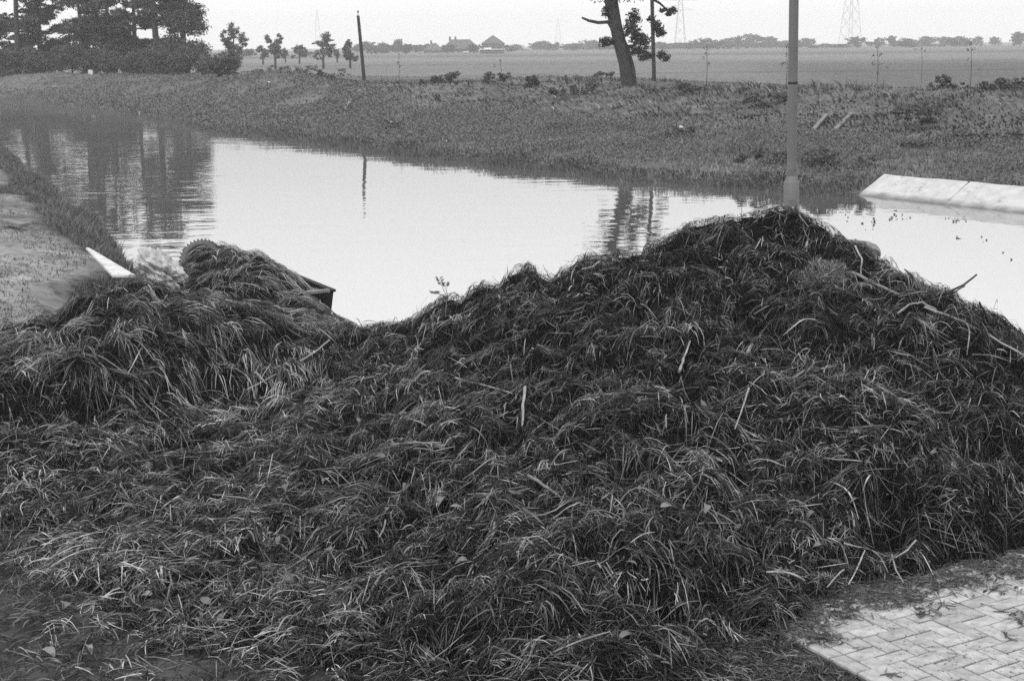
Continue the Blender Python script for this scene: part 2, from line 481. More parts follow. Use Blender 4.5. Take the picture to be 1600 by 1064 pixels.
# ------------------------------------------------------------------ brick paving in herringbone
def build_paving():
    root = tag(empty('pavement', (PAV_O[0], PAV_O[1], 0)), kind='structure')
    w = 0.1
    O = PAV_O + PU * w
    cells = []
    def brick_at(i, j, di, dj):                        # cell box -> centre and size in paving axes
        return ((i + di / 2) * w, (j + dj / 2) * w, di * w, dj * w)
    for j in range(-14, 24):
        for i in range(0, 34):
            r = (i - j) % 4
            if r == 0: cells.append(brick_at(i, j, 2, 1))
            elif r == 3: cells.append(brick_at(i, j, 1, 2))
            elif r == 1 and i == 0: cells.append(brick_at(0, j, 1, 1))
    for j in range(-14, 24, 2): cells.append((-w / 2, (j + 1) * w, w, 2 * w))
    gap = .010
    meshes = {}
    def bmesh_for(du, dv):
        key = (round(du, 3), round(dv, 3))
        if key not in meshes:
            hx, hy, e, h = du/2 - gap/2, dv/2 - gap/2, .004, .06
            mb = MB()
            ring = lambda x, y, z: [(-x,-y,z),(x,-y,z),(x,y,z),(-x,y,z)]
            a_, b_, c_ = ring(hx, hy, -h), ring(hx, hy, -e), ring(hx-e, hy-e, 0)
            mb.v += a_ + b_ + c_
            for k in range(4):
                k2 = (k+1) % 4
                mb.f += [(k, k2, 4+k2, 4+k), (4+k, 4+k2, 8+k2, 8+k)]
            mb.f.append((8, 9, 10, 11))
            meshes[key] = mb.mesh('brick')
        return meshes[key]
    ctr = at_z(1480, 990)[:2]
    items = []
    for u, v, du, dv in cells:
        p = O + PU * u + PV * v
        items.append((np.hypot(*(p - ctr)), p, du, dv))
    items.sort(key=lambda t: t[0])
    rv, rf = [], []
    rotb = math.atan2(PU[1], PU[0])
    for q, (d, p, du, dv) in enumerate(items):
        z = .004 + random.uniform(-.0035, .0035)
        me = bmesh_for(du, dv)
        tx, ty, tz = random.gauss(0, .016), random.gauss(0, .016), random.gauss(0, .02)
        if q < 300:
            o = link('brick', me, M_BRICK, root)
            o.location = (p[0] - PAV_O[0], p[1] - PAV_O[1], z)
            o.rotation_euler = (tx, ty, rotb + tz)
        else:
            M = Matrix.Translation((p[0] - PAV_O[0], p[1] - PAV_O[1], z)) @ Matrix.Rotation(rotb + tz, 4, 'Z')
            n0 = len(rv)
            rv += [tuple(M @ v_.co) for v_ in me.vertices]
            rf += [tuple(n0 + k for k in pl.vertices) for pl in me.polygons]
    me = bpy.data.meshes.new('outer_bricks'); me.from_pydata(rv, [], rf)
    tag(link('outer_brickwork', me, M_BRICK, root), kind='stuff')
    c = [O + PU*(-w-.01) + PV*(-1.4), O + PU*3.4 + PV*(-1.4), O + PU*3.4 + PV*2.4, O + PU*(-w-.01) + PV*2.4]
    mb = MB().poly([(p[0]-PAV_O[0], p[1]-PAV_O[1], -.010) for p in c][::-1])
    link('sand_bed', mb.mesh('sand_bed'), M_BED, root)
build_paving()

# ------------------------------------------------------------------ weed heaps
def rbf_fit(P, Z, reg=0.002):
    P = np.array(P, float); Z = np.array(Z, float)
    n = len(P)
    d = np.hypot(P[:, None, 0] - P[None, :, 0], P[:, None, 1] - P[None, :, 1])
    K = d + np.eye(n) * -reg
    A = np.zeros((n + 3, n + 3)); A[:n, :n] = K; A[:n, n] = 1; A[:n, n+1:] = P; A[n, :n] = 1; A[n+1:, :n] = P.T
    w = np.linalg.solve(A, np.concatenate([Z, [0, 0, 0]]))
    def ev(x, y):
        x = np.asarray(x, float); y = np.asarray(y, float)
        s = w[n] + w[n+1] * x + w[n+2] * y
        for k in range(n):
            s = s + w[k] * np.hypot(x - P[k, 0], y - P[k, 1])
        return s
    return ev

def ctl(col):
    P, Z = [], []
    for x, y, Y in col:
        p = at_Y(x, y, Y); P.append(p[:2]); Z.append(p[2])
    return P, Z

COLS = [
 # the long heap in the foreground
 (1200,1000,6.85),(1200,930,7.15),(1200,850,7.6),(1200,700,8.7),(1200,550,10.2),(1200,430,11.8),(1200,328,13.2),(1130,338,13.1),(1270,345,13.0),
 (1080,362,12.9),(1050,900,7.0),(1050,750,8.1),(1050,600,9.6),(1050,480,11.3),(1040,388,12.7),
 (900,1064,6.1),(900,900,6.9),(900,750,8.1),(900,600,9.8),(900,480,11.6),(920,402,12.8),(830,420,12.8),
 (750,1064,6.2),(750,900,7.1),(750,750,8.5),(750,600,10.6),(750,510,12.0),(760,456,13.0),(690,470,13.1),
 (600,1064,6.3),(600,900,7.4),(600,750,9.0),(600,600,11.6),(605,520,13.6),(640,500,13.3),
 (450,1000,6.8),(450,850,8.0),(450,700,9.9),(450,610,11.6),(470,560,12.6),(540,545,13.0),(540,512,14.0),
 (1350,915,7.55),(1350,800,8.0),(1350,700,8.7),(1350,550,10.0),(1350,450,11.2),(1340,392,12.1),
 (1430,445,11.4),(1500,892,7.85),(1500,800,8.1),(1500,650,9.1),(1500,550,10.0),(1500,478,10.8),(1560,520,10.4),
 (1600,885,8.0),(1600,760,8.5),(1600,660,9.2),(1600,575,10.0),(1720,700,9.6),(1720,800,8.7),
 # low spread on the left
 (300,1000,6.85),(300,860,7.85),(300,800,8.75),(300,700,10.15),(300,640,11.42),(150,950,7.3),(150,850,8.15),(150,700,10.1),(150,640,11.0),(20,760,9.3),(20,690,10.1),
 # mound in front of the boat
 (300,600,11.5),(300,560,11.7),(300,520,12.1),(270,447,13.3),(350,480,13.2),(380,600,11.6),(390,560,11.95),(400,520,12.7),(220,600,11.3),(220,540,11.8),(150,605,11.15),(150,560,11.4),(150,520,11.9),(190,437,13.4),(100,482,12.8),(20,640,10.85),(20,600,11.05),(30,555,11.7),(-80,640,11.0),(450,570,12.4),(430,640,11.1),
]
P0, Z0 = ctl(COLS)
for x, y in [(0.5,15.1),(2,15.3),(3.2,15.2),(4.2,14.6),(5,13.6),(5.6,12.3),(5.9,11),(5.8,9.6),(5.2,8.6),(4,8.2),(-1.2,15.0),(-2.6,14.9),(-3.6,14.8),(-4.6,14.8),
             (-5.4,14.2),(-6.2,13.2),(-6.6,12),(-6.3,10.6),(-4.7,9.2),(-3.4,8.0),(-2.9,7.4),(-2.4,6.4),(-1.5,5.7),(0,5.5),(1.2,6.0),(1.6,6.8),(2.2,7.2),(2.7,7.45),(3.2,7.7),
             (1.3,14.8),(2.6,14.9),(3.8,14.0),(4.6,12.9),(5.2,11.8)]:
    P0.append(np.array([x, y])); Z0.append(-.03)
for px, py in [(1185,1005),(1212,1008),(1260,1000),(1310,985),(1360,970),(1410,957),(1460,947),(1510,936),(1560,927),(1620,918),(1300,1020),(1450,985)]:
    P0.append(at_z(px, py)[:2]); Z0.append(-.08)
LAND = rbf_fit(P0, Z0)

BC = [(345,387,19.2),(400,403,18.3),(440,422,17.6),(468,464,16.7),(300,410,18.4),(300,455,16.7),(300,492,15.5),(380,440,17.0),(400,490,15.7),(430,470,16.4),(455,497,15.7),
      (500,492,15.8),(325,398,18.9),(260,470,16.2),(350,500,15.3),(500,515,15.0)]
P1, Z1 = ctl(BC)
for x, y, z in [(-3.45,20.6,-.3),(-2.7,19.3,-.4),(-2.15,18.2,-.5),(-2.05,17.25,-.45),(-1.85,16.6,-.35),(-1.5,16.1,-.4),(-1.35,15.4,-.25),(-1.6,14.6,-.1),(-4.6,19.6,-.2),(-4.9,18.4,-.2),(-5,17.0,-.1),(-4.7,15.6,-.05),(-4.4,14.6,-.05),(-3.2,14.4,-.05)]:
    P1.append(np.array([x, y])); Z1.append(z)
BOATH = rbf_fit(P1, Z1)

class Grid:
    def __init__(s, x0, x1, y0, y1, st, fn):
        s.x0, s.y0, s.st = x0, y0, st
        s.xs = np.arange(x0, x1, st); s.ys = np.arange(y0, y1, st)
        s.X, s.Y = np.meshgrid(s.xs, s.ys)
        s.Z = fn(s.X, s.Y)
        s.gy, s.gx = np.gradient(s.Z, st)
        k = 9; zz = np.pad(s.Z, k, mode='edge'); cs = np.cumsum(np.cumsum(zz, 0), 1); m = 2 * k
        sm = (cs[m:, m:] - cs[:-m, m:] - cs[m:, :-m] + cs[:-m, :-m]) / (m * m)
        sm = sm[:s.Z.shape[0], :s.Z.shape[1]]
        s.by, s.bx = np.gradient(sm, st)
    def smp(s, A, x, y):
        u = np.clip((x - s.x0) / s.st, 0, len(s.xs) - 1.001); v = np.clip((y - s.y0) / s.st, 0, len(s.ys) - 1.001)
        i, j = u.astype(int), v.astype(int); fu, fv = u - i, v - j
        return (A[j, i]*(1-fu) + A[j, i+1]*fu)*(1-fv) + (A[j+1, i]*(1-fu) + A[j+1, i+1]*fu)*fv
    def h(s, x, y): return s.smp(s.Z, np.asarray(x, float), np.asarray(y, float))

def lumps(x, y, base):
    """forkfuls thrown on each other: rounded lumps with creases between them"""
    wx = x + .25 * fbm(x * 1.1, y * 1.1, 2, off=12); wy = y + .25 * fbm(x * 1.1, y * 1.1, 2, off=55)
    a = 1 - np.abs(fbm(wx * 1.25, wy * 1.25, 2, off=1)) * 2.2
    b = 1 - np.abs(fbm(wx * 3.0, wy * 3.0, 2, off=33)) * 2.2
    c = fbm(x * 7, y * 7, 3, off=77)
    f = sstep(-.02, .22, base)
    return f * (-.11 * np.clip(a, 0, 1) ** 2 - .09 * np.clip(b, 0, 1) ** 2 + .045 * c + .05 - .15 * sstep(.2, .65, fbm(x * 2.8, y * 2.8, 2, off=137)))

GL = Grid(-7.2, 6.6, 5.2, 15.6, .035, lambda x, y: (lambda b: b + lumps(x, y, b))(LAND(x, y)))
GB = Grid(-5.4, -1.1, 14.2, 21.0, .035, lambda x, y: (lambda b: b + .05 + .55 * lumps(x, y, b + .1))(BOATH(x, y)))
GT = Grid(-7.2, 6.6, 5.2, 21.0, .1, terrain)

def surf(x, y):
    z = GL.h(x, y)
    inb = (x > -5.3) & (x < -1.2) & (y > 14.3) & (y < 20.9)
    z = np.where((x > -7.1) & (x < 6.5) & (y > 5.3) & (y < 15.5), z, -5)
    zb = np.where(inb, GB.h(x, y), -5)
    return np.maximum(np.maximum(z, zb), terrain(x, y))

def hit(px, py):
    d = ray(px, py)
    Y = np.concatenate([np.linspace(5.3, 22, 2400), np.linspace(22, 120, 1500)])
    P = np.array([0, 0, CAMH])[None] + d[None] * (Y / d[1])[:, None]
    b = P[:, 2] < surf(P[:, 0], P[:, 1])
    k = int(np.argmax(b)) if b.any() else len(Y) - 1
    return P[k]

onpav = lambda x, y: (x - PAV_O[0]) * PU[0] + (y - PAV_O[1]) * PU[1]
def heap_core(name, label, G, fmask, base):
    root = tag(empty(name, base), label, 'weed heap', 'heaps of dredged weed')
    X_, Y_, Z_ = G.X[::2, ::2], G.Y[::2, ::2], G.Z[::2, ::2]
    m = fmask(X_, Y_, Z_)
    q = m[:-1, :-1] | m[1:, :-1] | m[:-1, 1:] | m[1:, 1:]
    idx = np.arange(X_.size).reshape(X_.shape)
    f = np.stack([idx[:-1, :-1][q], idx[:-1, 1:][q], idx[1:, 1:][q], idx[1:, :-1][q]], -1)
    us = np.unique(f); mp = np.zeros(X_.size, int); mp[us] = np.arange(len(us))
    V = np.stack([X_, Y_, Z_ - .025], -1).reshape(-1, 3)[us] - np.array(base)
    link('packed_weed', mesh_np('packed_weed', V, mp[f], 4, smooth=True), M_WEEDCORE, root)
    return root

IS_MOUND = lambda x, y: (x < -1.75 - .25 * np.sin(y * 2)) & (y > 10.75 + .35 * np.sin(x * 1.3))
root_main = heap_core('weed_heap', 'long dark heap of tangled wet water weed beside the brick paving', GL,
                      lambda x, y, z: (z > terrain(x, y) - .02) & ~IS_MOUND(x, y) & ~((onpav(x, y) > -.05) & (z < .035)), (0.8, 9.0, 0))
root_left = heap_core('weed_heap', 'smaller mound of drooping weed on sandy ground before the boat', GL,
                      lambda x, y, z: (z > terrain(x, y) - .02) & IS_MOUND(x, y), (-3.4, 12.4, 0))
root_boat = heap_core('weed_heap', 'weed piled over the moored boat below the tyre', GB,
                      lambda x, y, z: (z > -.12) , (-3.2, 17.0, 0))

def strand_geo(x, y, ang, L, W, seg, tone, G, lift, bow, tilt, curl, floor=None, stiff=0.0, pad=None):
    """ribbons that follow the heap's surface; returns verts (n, 2*(seg+1), 3)"""
    n = len(x)
    pts = np.zeros((n, seg + 1, 3))
    a = ang.copy(); cx, cy = x.copy(), y.copy()
    dcurl = curl / seg
    for k in range(seg + 1):
        t = k / seg
        z = G.h(cx, cy)
        if floor is not None: z = np.maximum(z, floor(cx, cy))
        pts[:, k, 0], pts[:, k, 1] = cx, cy
        if pad is not None:
            z = z + pad(cx, cy)
        pts[:, k, 2] = z + lift + bow * np.sin(math.pi * t) + tilt * (t - .4)
        st = L / seg
        sl = (G.smp(G.gx, cx, cy) * np.cos(a) + G.smp(G.gy, cx, cy) * np.sin(a))
        st = st / np.sqrt(1 + np.clip(sl, -2.5, 2.5) ** 2)
        cx, cy = cx + np.cos(a) * st, cy + np.sin(a) * st
        a = a + dcurl * (0.6 + .8 * np.sin(t * 5 + x * 40))
    if np.any(stiff):
        tt_ = np.linspace(0, 1, seg + 1)[None]
        z0, z1, zm = pts[:, :1, 2], pts[:, -1:, 2], pts[:, seg // 2: seg // 2 + 1, 2]
        lin = z0 * (1 - tt_) + z1 * tt_ + np.maximum(zm - (z0 + z1) / 2, 0) * np.sin(math.pi * tt_)
        pts[:, :, 2] = pts[:, :, 2] * (1 - stiff) + lin * stiff
    T = np.gradient(pts, axis=1)
    T /= np.linalg.norm(T, axis=2, keepdims=True) + 1e-9
    up = np.stack([rng.normal(0, .55, n), rng.normal(0, .55, n) - .25, np.ones(n)], -1)
    S = np.cross(T, up[:, None, :]); S /= np.linalg.norm(S, axis=2, keepdims=True) + 1e-9
    t = np.linspace(0, 1, seg + 1)
    prof = .25 + .75 * np.sin(math.pi * (.12 + .80 * t)) ** .8
    wv = S * (W[:, None] * prof[None])[:, :, None] * .5
    V = np.stack([pts - wv, pts + wv], 2).reshape(n, 2 * (seg + 1), 3)
    tn = np.repeat((tone[:, None] * (1 + .25 * np.sin(t * 9 + x[:, None] * 31)))[:, :, None], 2, 2).reshape(n, -1)
    return V, tn

def ribbon_faces(n, seg):
    b = np.arange(n)[:, None] * (2 * (seg + 1)) + np.arange(seg)[None] * 2
    return np.stack([b, b + 1, b + 3, b + 2], -1).reshape(-1, 4)

def flow(G, x, y, w=1.0):
    gx, gy = G.smp(G.bx, x, y), G.smp(G.by, x, y)
    nz = fbm(x * .8, y * .8, 2, off=200) * 3.2
    vx = -gx * 1.6 * w + .55 * np.cos(nz - 1.3); vy = -gy * 1.6 * w + .55 * np.sin(nz - 1.3)
    return np.arctan2(vy, vx)

def sample(n, box, ok, near=True):
    out = []
    tot = 0
    while tot < n:
        x = rng.uniform(box[0], box[1], n); y = rng.uniform(box[2], box[3], n)
        keep = ok(x, y)
        if near: keep &= rng.random(n) < np.minimum(1, (7.6 / np.hypot(x, y)) ** 1.5)
        out.append(np.stack([x[keep], y[keep]], -1)); tot += keep.sum()
    return np.concatenate(out)[:n].T

def tones(n, lo, hi, pale=.05):
    t = lo * (hi / lo) ** (rng.random(n) ** 1.25)
    k = rng.random(n) < pale
    t[k] = rng.uniform(.16, .36, k.sum())
    return t

def fill(root, G, box, ok, n_fine, n_blade, n_stem, n_part, hang=1.0, part_scale=1.0, lng=1.0, dry=1.0):
    base = np.array(root.location)
    Vs, Fs, Ts, off = [], [], [], 0
    patch = lambda x, y: .72 + .55 * fbm(x * 1.7, y * 1.7, 3, off=300)          # clumps of different weed
    def add(n, seg, Lr, Wr, lo, hi, pale, lift, bow, tilt, curl, jit, w, sel=None, stiff=0.0):
        nonlocal off
        x, y = sample(n, box, (lambda x, y: ok(x, y) & sel(x, y)) if sel else ok)
        a = flow(G, x, y, w) + rng.normal(0, jit, n)
        L = rng.uniform(*Lr, n); W = rng.uniform(*Wr, n)
        tn = tones(n, lo, hi, pale) * np.clip(patch(x, y), .3, 1.5) * dry * (1 + .6 * sstep(.3, -2.8, x))
        V, tt = strand_geo(x - np.cos(a) * L * .4, y - np.sin(a) * L * .4, a, L, W, seg, tn, G, rng.uniform(*lift, n), np.abs(rng.normal(0, bow, n)),
                           rng.normal(0, tilt, n), rng.normal(0, curl, n), GTf, stiff)
        Vs.append(V.reshape(-1, 3)); Ts.append(tt.ravel()); Fs.append(ribbon_faces(n, seg) + off); off += V.shape[0] * V.shape[1]
    GTf = lambda x, y: np.maximum(GT.h(x, y), -.3) + .006
    # matted ground layer, toned near black to paint shade into the hollows
    add(n_fine, 2, (.035, .12), (.0018, .0038), .004, .05, .006, (-.03, .01), .012, .04, 2.4, 1.8, .3)
    add(int(n_fine * .2), 2, (.012, .04), (.005, .013), .006, .08, .01, (-.02, .02), .01, .03, .8, 1.8, .3)
    # forkfuls: pads of weed that lie over each other, each with its own lay, bend, tilt and tone
    def clumps(n_c, per, Rr, Lr, Wr, jit, lo, hi, curl_c, w, seg, raise_=(.0, .085)):
        nonlocal off
        cx, cy = sample(n_c, box, ok)
        m = rng.poisson(per, n_c) + 2
        ci = np.repeat(np.arange(n_c), m); n = len(ci)
        ca = flow(G, cx, cy, w) + rng.normal(0, 1.5 if w < 1 else .35, n_c)
        R_ = rng.uniform(*Rr, n_c); cz = rng.uniform(*raise_, n_c)
        tx, ty = rng.normal(0, .16, n_c), rng.normal(0, .16, n_c)
        ct = np.exp(rng.normal(-.15, .72, n_c)); cc = rng.normal(0, curl_c, n_c)
        u, v = np.clip(rng.normal(0, .5, n), -1.3, 1.3), np.clip(rng.normal(0, .5, n), -1.3, 1.3)
        a0 = ca[ci]
        L = rng.uniform(*Lr, n); a = a0 + rng.normal(0, jit, n)
        x = cx[ci] + R_[ci] * (u * np.cos(a0) * 1.3 - v * np.sin(a0)) - np.cos(a) * L * .45
        y = cy[ci] + R_[ci] * (u * np.sin(a0) * 1.3 + v * np.cos(a0)) - np.sin(a) * L * .45
        def pad(px, py):
            dx, dy = px - cx[ci], py - cy[ci]
            r2 = (dx * dx + dy * dy) / (R_[ci] * 1.5) ** 2
            return cz[ci] * np.exp(-r2 * .9) + (tx[ci] * dx + ty[ci] * dy) * np.exp(-r2 * .5) - .012 * np.minimum(r2, 3)
        tn = np.clip(tones(n, lo, hi, .02) * ct[ci] * np.clip(patch(cx, cy), .4, 1.4)[ci] * dry * (1 + .5 * sstep(.3, -2.8, x)), .004, .42)
        V, tt = strand_geo(x, y, a, L, rng.uniform(*Wr, n), seg, tn, G, rng.uniform(-.008, .018, n), np.abs(rng.normal(0, .005, n)), rng.normal(0, .016, n),
                           cc[ci] + rng.normal(0, .35, n), GTf, .75 if lng <= 1 else .4, pad)
        Vs.append(V.reshape(-1, 3)); Ts.append(tt.ravel()); Fs.append(ribbon_faces(n, seg) + off); off += V.shape[0] * V.shape[1]
    nb = n_blade / 30
    if lng <= 1:
        clumps(int(nb * .95), 38, (.04, .12), (.03, .11), (.0018, .0042), 1.3, .008, .19, .9, .3, 2, (0, .055))          # fine tangles
        clumps(int(nb * .58), 16, (.05, .13), (.05, .18), (.003, .0066), .55, .015, .3, .7, hang, 3, (0, .05))          # combed blades
        clumps(int(nb * .05), 12, (.08, .2), (.16, .38), (.0035, .007), .16, .03, .26, .7, hang, 5, (0, .06))            # a few long swaths
        clumps(int(nb * .22), 5, (.05, .12), (.04, .15), (.006, .013), .8, .02, .26, .5, hang * .6, 3, (0, .05))       # broken leaves
    else:
        clumps(int(nb * .6), 30, (.05, .13), (.04, .14), (.0018, .004), 1.2, .012, .16, .9, .3, 2, (0, .06))
        clumps(int(nb * .42 * lng), 18, (.06, .17), (.14, .4), (.003, .0068), .22, .02, .24, .6, hang, 4, (0, .06))
        clumps(int(nb * .2), 6, (.06, .14), (.07, .22), (.006, .012), .5, .02, .24, .5, hang * .6, 3, (0, .05))
    add(n_stem, 3, (.05, .26), (.003, .0065), .05, .22, .25, (.0, .05), .004, .06, .2, 1.8, .3, None, .9)
    V = np.concatenate(Vs) - base
    o = link('strand_mat', mesh_np('strand_mat', V, np.concatenate(Fs), 4, {'tone': np.concatenate(Ts)}), M_STRAND, root)
    tag(o, kind='stuff')
    # the largest single strands as parts of their own
    x, y = sample(n_part, box, ok)
    a = flow(G, x, y, hang * .7) + rng.normal(0, .9, n_part)
    L = rng.uniform(.1, .34, n_part) * part_scale; W = rng.uniform(.005, .011, n_part)
    seg = 7
    V, tt = strand_geo(x - np.cos(a) * L * .4, y - np.sin(a) * L * .4, a, L, W, seg, tones(n_part, .08, .2, .25), G, rng.uniform(.02, .07, n_part),
                       np.abs(rng.normal(0, .03, n_part)), rng.normal(0, .05, n_part), rng.normal(0, .6, n_part), GTf, .8)
    fc = ribbon_faces(1, seg)
    for i in range(n_part):
        c = V[i].mean(0)
        ob = link('strand', mesh_np('strand', V[i] - c, fc, 4, {'tone': tt[i]}), M_STRAND, root)
        ob.location = c - base

above = lambda G: (lambda x, y: G.h(x, y) > np.maximum(GT.h(x, y), -.15) + .015)
fill(root_main, GL, (-6.6, 5.9, 5.5, 15.3), lambda x, y: (above(GL)(x, y) | ((GL.h(x, y) > GT.h(x, y) - .02) & (rng.random(np.shape(x)) < .3))) & ~IS_MOUND(x, y) & ~((onpav(x, y) > -.03) & (GL.h(x, y) < .03)),
     95000, 100000, 7500, 290, .5, dry=1.15)
fill(root_left, GL, (-7, -1.2, 10.2, 15.2), lambda x, y: above(GL)(x, y) & IS_MOUND(x, y), 22000, 13000, 1000, 130, 2.4, lng=2.4, dry=1.3)
fill(root_boat, GB, (-5.2, -1.2, 14.4, 20.6), lambda x, y: (GB.h(x, y) > -.12) & (GB.h(x, y) > GT.h(x, y) - .02), 8000, 7500, 500, 90, 2.6, lng=2.6, dry=1.4)

# ------------------------------------------------------------------ boat, tyre, sack, board
def build_boat():
    A, B = at_Y(350, 384, 21.6)[:2], at_Y(521, 451, 17.5)[:2]            # right gunwale: far end, near end
    d = (B - A); L = np.hypot(*d); d /= L
    n = np.array([d[1], -d[0]])                                        # towards the bank
    W, zt, zb = 1.5, .0, -.75
    root = tag(empty('boat', (*(A + B) / 2, WZ)), 'dark flat-bottomed work boat with raked end under the weed', 'boat')
    o = np.array([*(A + B) / 2, WZ])
    P = lambda s, w, z: tuple(np.array([*(A + d * s + n * (w * (.4 + .6 * float(sstep(-.2, 2.2, s))))), z]) - o)   # narrows to the far end
    t = .05
    mb = MB()
    prof = [(0.0, zt + .02), (.45, zb), (L - .75, zb), (L, zt + .01)]   # raked at both ends
    for w0 in (0, W - t):                                             # two sides
        ring = lambda w: [P(0, w, zt + .02), P(.45, w, zb), P(L - .3, w, zb), P(L, w, zt + .01)]
        mb.hull8(ring(w0), ring(w0 + t))
    link('side_plank', mb.mesh('side_plank'), M_HULL, root)
    mb = MB().hull8([P(.45, t, zb), P(L - .3, t, zb), P(L - .3, W - t, zb), P(.45, W - t, zb)], [P(.45, t, zb + .05), P(L - .3, t, zb + .05), P(L - .3, W - t, zb + .05), P(.45, W - t, zb + .05)])
    link('bottom', mb.mesh('bottom'), M_HULL, root)
    for (s0, s1, nm) in ((L - .3, L, 'end_plate'), (.45, 0.0, 'end_plate')):
        e = -.05 if s1 > s0 else .05
        mb = MB().hull8([P(s0, t, zb), P(s0, W - t, zb), P(s0 + e, W - t, zb), P(s0 + e, t, zb)],
                        [P(s1, t, zt), P(s1, W - t, zt), P(s1 + e, W - t, zt), P(s1 + e, t, zt)])
        link(nm, mb.mesh(nm), M_HULL, root)
    mb = MB()
    for w0 in (-.025, W - .055):
        mb.hull8([P(-.02, w0, zt + .02), P(L + .02, w0, zt + .012), P(L + .02, w0 + .08, zt + .012), P(-.02, w0 + .08, zt + .02)],
                 [P(-.02, w0, zt + .05), P(L + .02, w0, zt + .042), P(L + .02, w0 + .08, zt + .042), P(-.02, w0 + .08, zt + .05)])
    link('gunwale', mb.mesh('gunwale'), M_HULL, root)
    mb = MB().hull8([P(L - .06, .056, zt + .012), P(L + .03, .056, zt + .012), P(L + .03, W - .056, zt + .012), P(L - .06, W - .056, zt + .012)],
                    [P(L - .06, .056, zt + .045), P(L + .03, .056, zt + .045), P(L + .03, W - .056, zt + .045), P(L - .06, W - .056, zt + .045)])
    link('end_rail', mb.mesh('end_rail'), M_RIM, root)
    mb = MB().hull8([P(L - .55, .06, zt - .03), P(L - .07, .06, zt), P(L - .07, W - .06, zt), P(L - .55, W - .06, zt - .03)],
                    [P(L - .55, .06, zt - .01), P(L - .07, .06, zt + .02), P(L - .07, W - .06, zt + .02), P(L - .55, W - .06, zt - .01)])
    link('end_deck', mb.mesh('end_deck'), M_RUBBER, root)
build_boat()

def build_tyre():
    c = at_Y(316, 409, 20.6)
    root = tag(empty('tyre', tuple(c)), 'old treaded rubber tyre standing tilted behind the weed on the boat', 'tyre')
    Ro, Ri, w = .31, .20, .2
    n = 44
    prof = [(Ri, -w/2*.8), (Ro*.82, -w/2), (Ro*.97, -w/2*.86), (Ro, 0), (Ro*.97, w/2*.86), (Ro*.82, w/2), (Ri, w/2*.8), (Ri + .02, w/2*.7), (Ro*.86, w/2*.75), (Ro*.9, 0), (Ro*.86, -w/2*.75), (Ri+.02, -w/2*.7)]
    mb = MB(); k = len(prof)
    for i in range(n):
        a = 2*math.pi*i/n
        mb.v += [(math.cos(a)*r, y, math.sin(a)*r) for r, y in prof]
    for i in range(n):
        for q in range(k):
            q2 = (q+1) % k; i2 = (i+1) % n
            mb.f.append((i*k+q, i*k+q2, i2*k+q2, i2*k+q))
    rot = (R(-24), R(8), R(-6))
    o = link('carcass', mb.mesh('carcass', True), M_RUBBER, root); o.rotation_euler = rot
    lug = MB().hull8([(-.013,-w/2*.9,-.012),(.013,-w/2*.9,-.012),(.013,w/2*.9,-.012),(-.013,w/2*.9,-.012)], [(-.009,-w/2*.86,.02),(.009,-w/2*.86,.02),(.009,w/2*.86,.02),(-.009,w/2*.86,.02)]).mesh('lug')
    E_ = Matrix.Rotation(rot[2], 4, 'Z') @ Matrix.Rotation(rot[1], 4, 'Y') @ Matrix.Rotation(rot[0], 4, 'X')
    for i in range(36):
        a = 2*math.pi*i/36
        lo = link('tread_lug', lug, M_RUBBER, o)
        lo.matrix_local = Matrix.Rotation(-a, 4, 'Y') @ Matrix.Translation((0, 0, Ro*.99))
    mb = MB(); m = 28
    mb.v = [(math.cos(2*math.pi*i/m)*Ri*1.02, .035, math.sin(2*math.pi*i/m)*Ri*1.02) for i in range(m)] + [(math.cos(2*math.pi*i/m)*Ri*.5, .0, math.sin(2*math.pi*i/m)*Ri*.5) for i in range(m)]
    mb.f = [(i, (i+1) % m, m+(i+1) % m, m+i) for i in range(m)] + [tuple(range(m, 2*m))]
    d = link('wheel_disc', mb.mesh('wheel_disc', True), M_RUBBER, root); d.rotation_euler = rot
build_tyre()

def build_sack():
    c = at_Y(252, 426, 16.9)
    nu, nv = 120, 80
    u, v = np.meshgrid(np.linspace(0, 2*math.pi, nu, endpoint=False), np.linspace(.02, .98, nv))
    th = v * math.pi
    x = np.sin(th)*np.cos(u); y = np.sin(th)*np.sin(u); z = np.cos(th)
    X, Y_, Z = x*.30, y*.26, z*.27
    Z = Z - .16 * x                                                   # slumps to the right
    f = 1 - np.abs(fbm(u*1.1 + 4, v*4.5 + x*1.0, 3, off=7))*1.6
    dsp = .07*fbm(x*2.2 + 5, z*2.2 + y*1.4, 3, off=20) - .05*np.clip(f, 0, 1)**3
    dsp = dsp - .035 * np.clip(1 - np.abs(fbm(x * 3.5 + z * 2 + 9, z * 5 - y * 3, 3, off=44)) * 4, 0, 1) ** 2 + .02 * fbm(x * 9 + 3, z * 9 + y * 7, 3, off=61)
    crease = np.exp(-((z + .25*x - .12 - .12*np.sin(x*4)) / .07)**2)
    r = 1 + dsp/.27 - .22*crease
    V = np.stack([X*r, Y_*r, Z*r], -1)
    idx = np.arange(nu*nv).reshape(nv, nu)
    n2 = np.roll(idx, -1, 1)
    fc = np.stack([idx[:-1], idx[1:], n2[1:], n2[:-1]], -1).reshape(-1, 4)
    o = link('sack', mesh_np('sack', V, fc, 4, smooth=True), M_SACK)
    o.location = c; o.rotation_euler = (R(-8), 0, R(10))
    tag(o, 'crumpled pale plastic sack lying among weed beside the boat', 'sack')
build_sack()

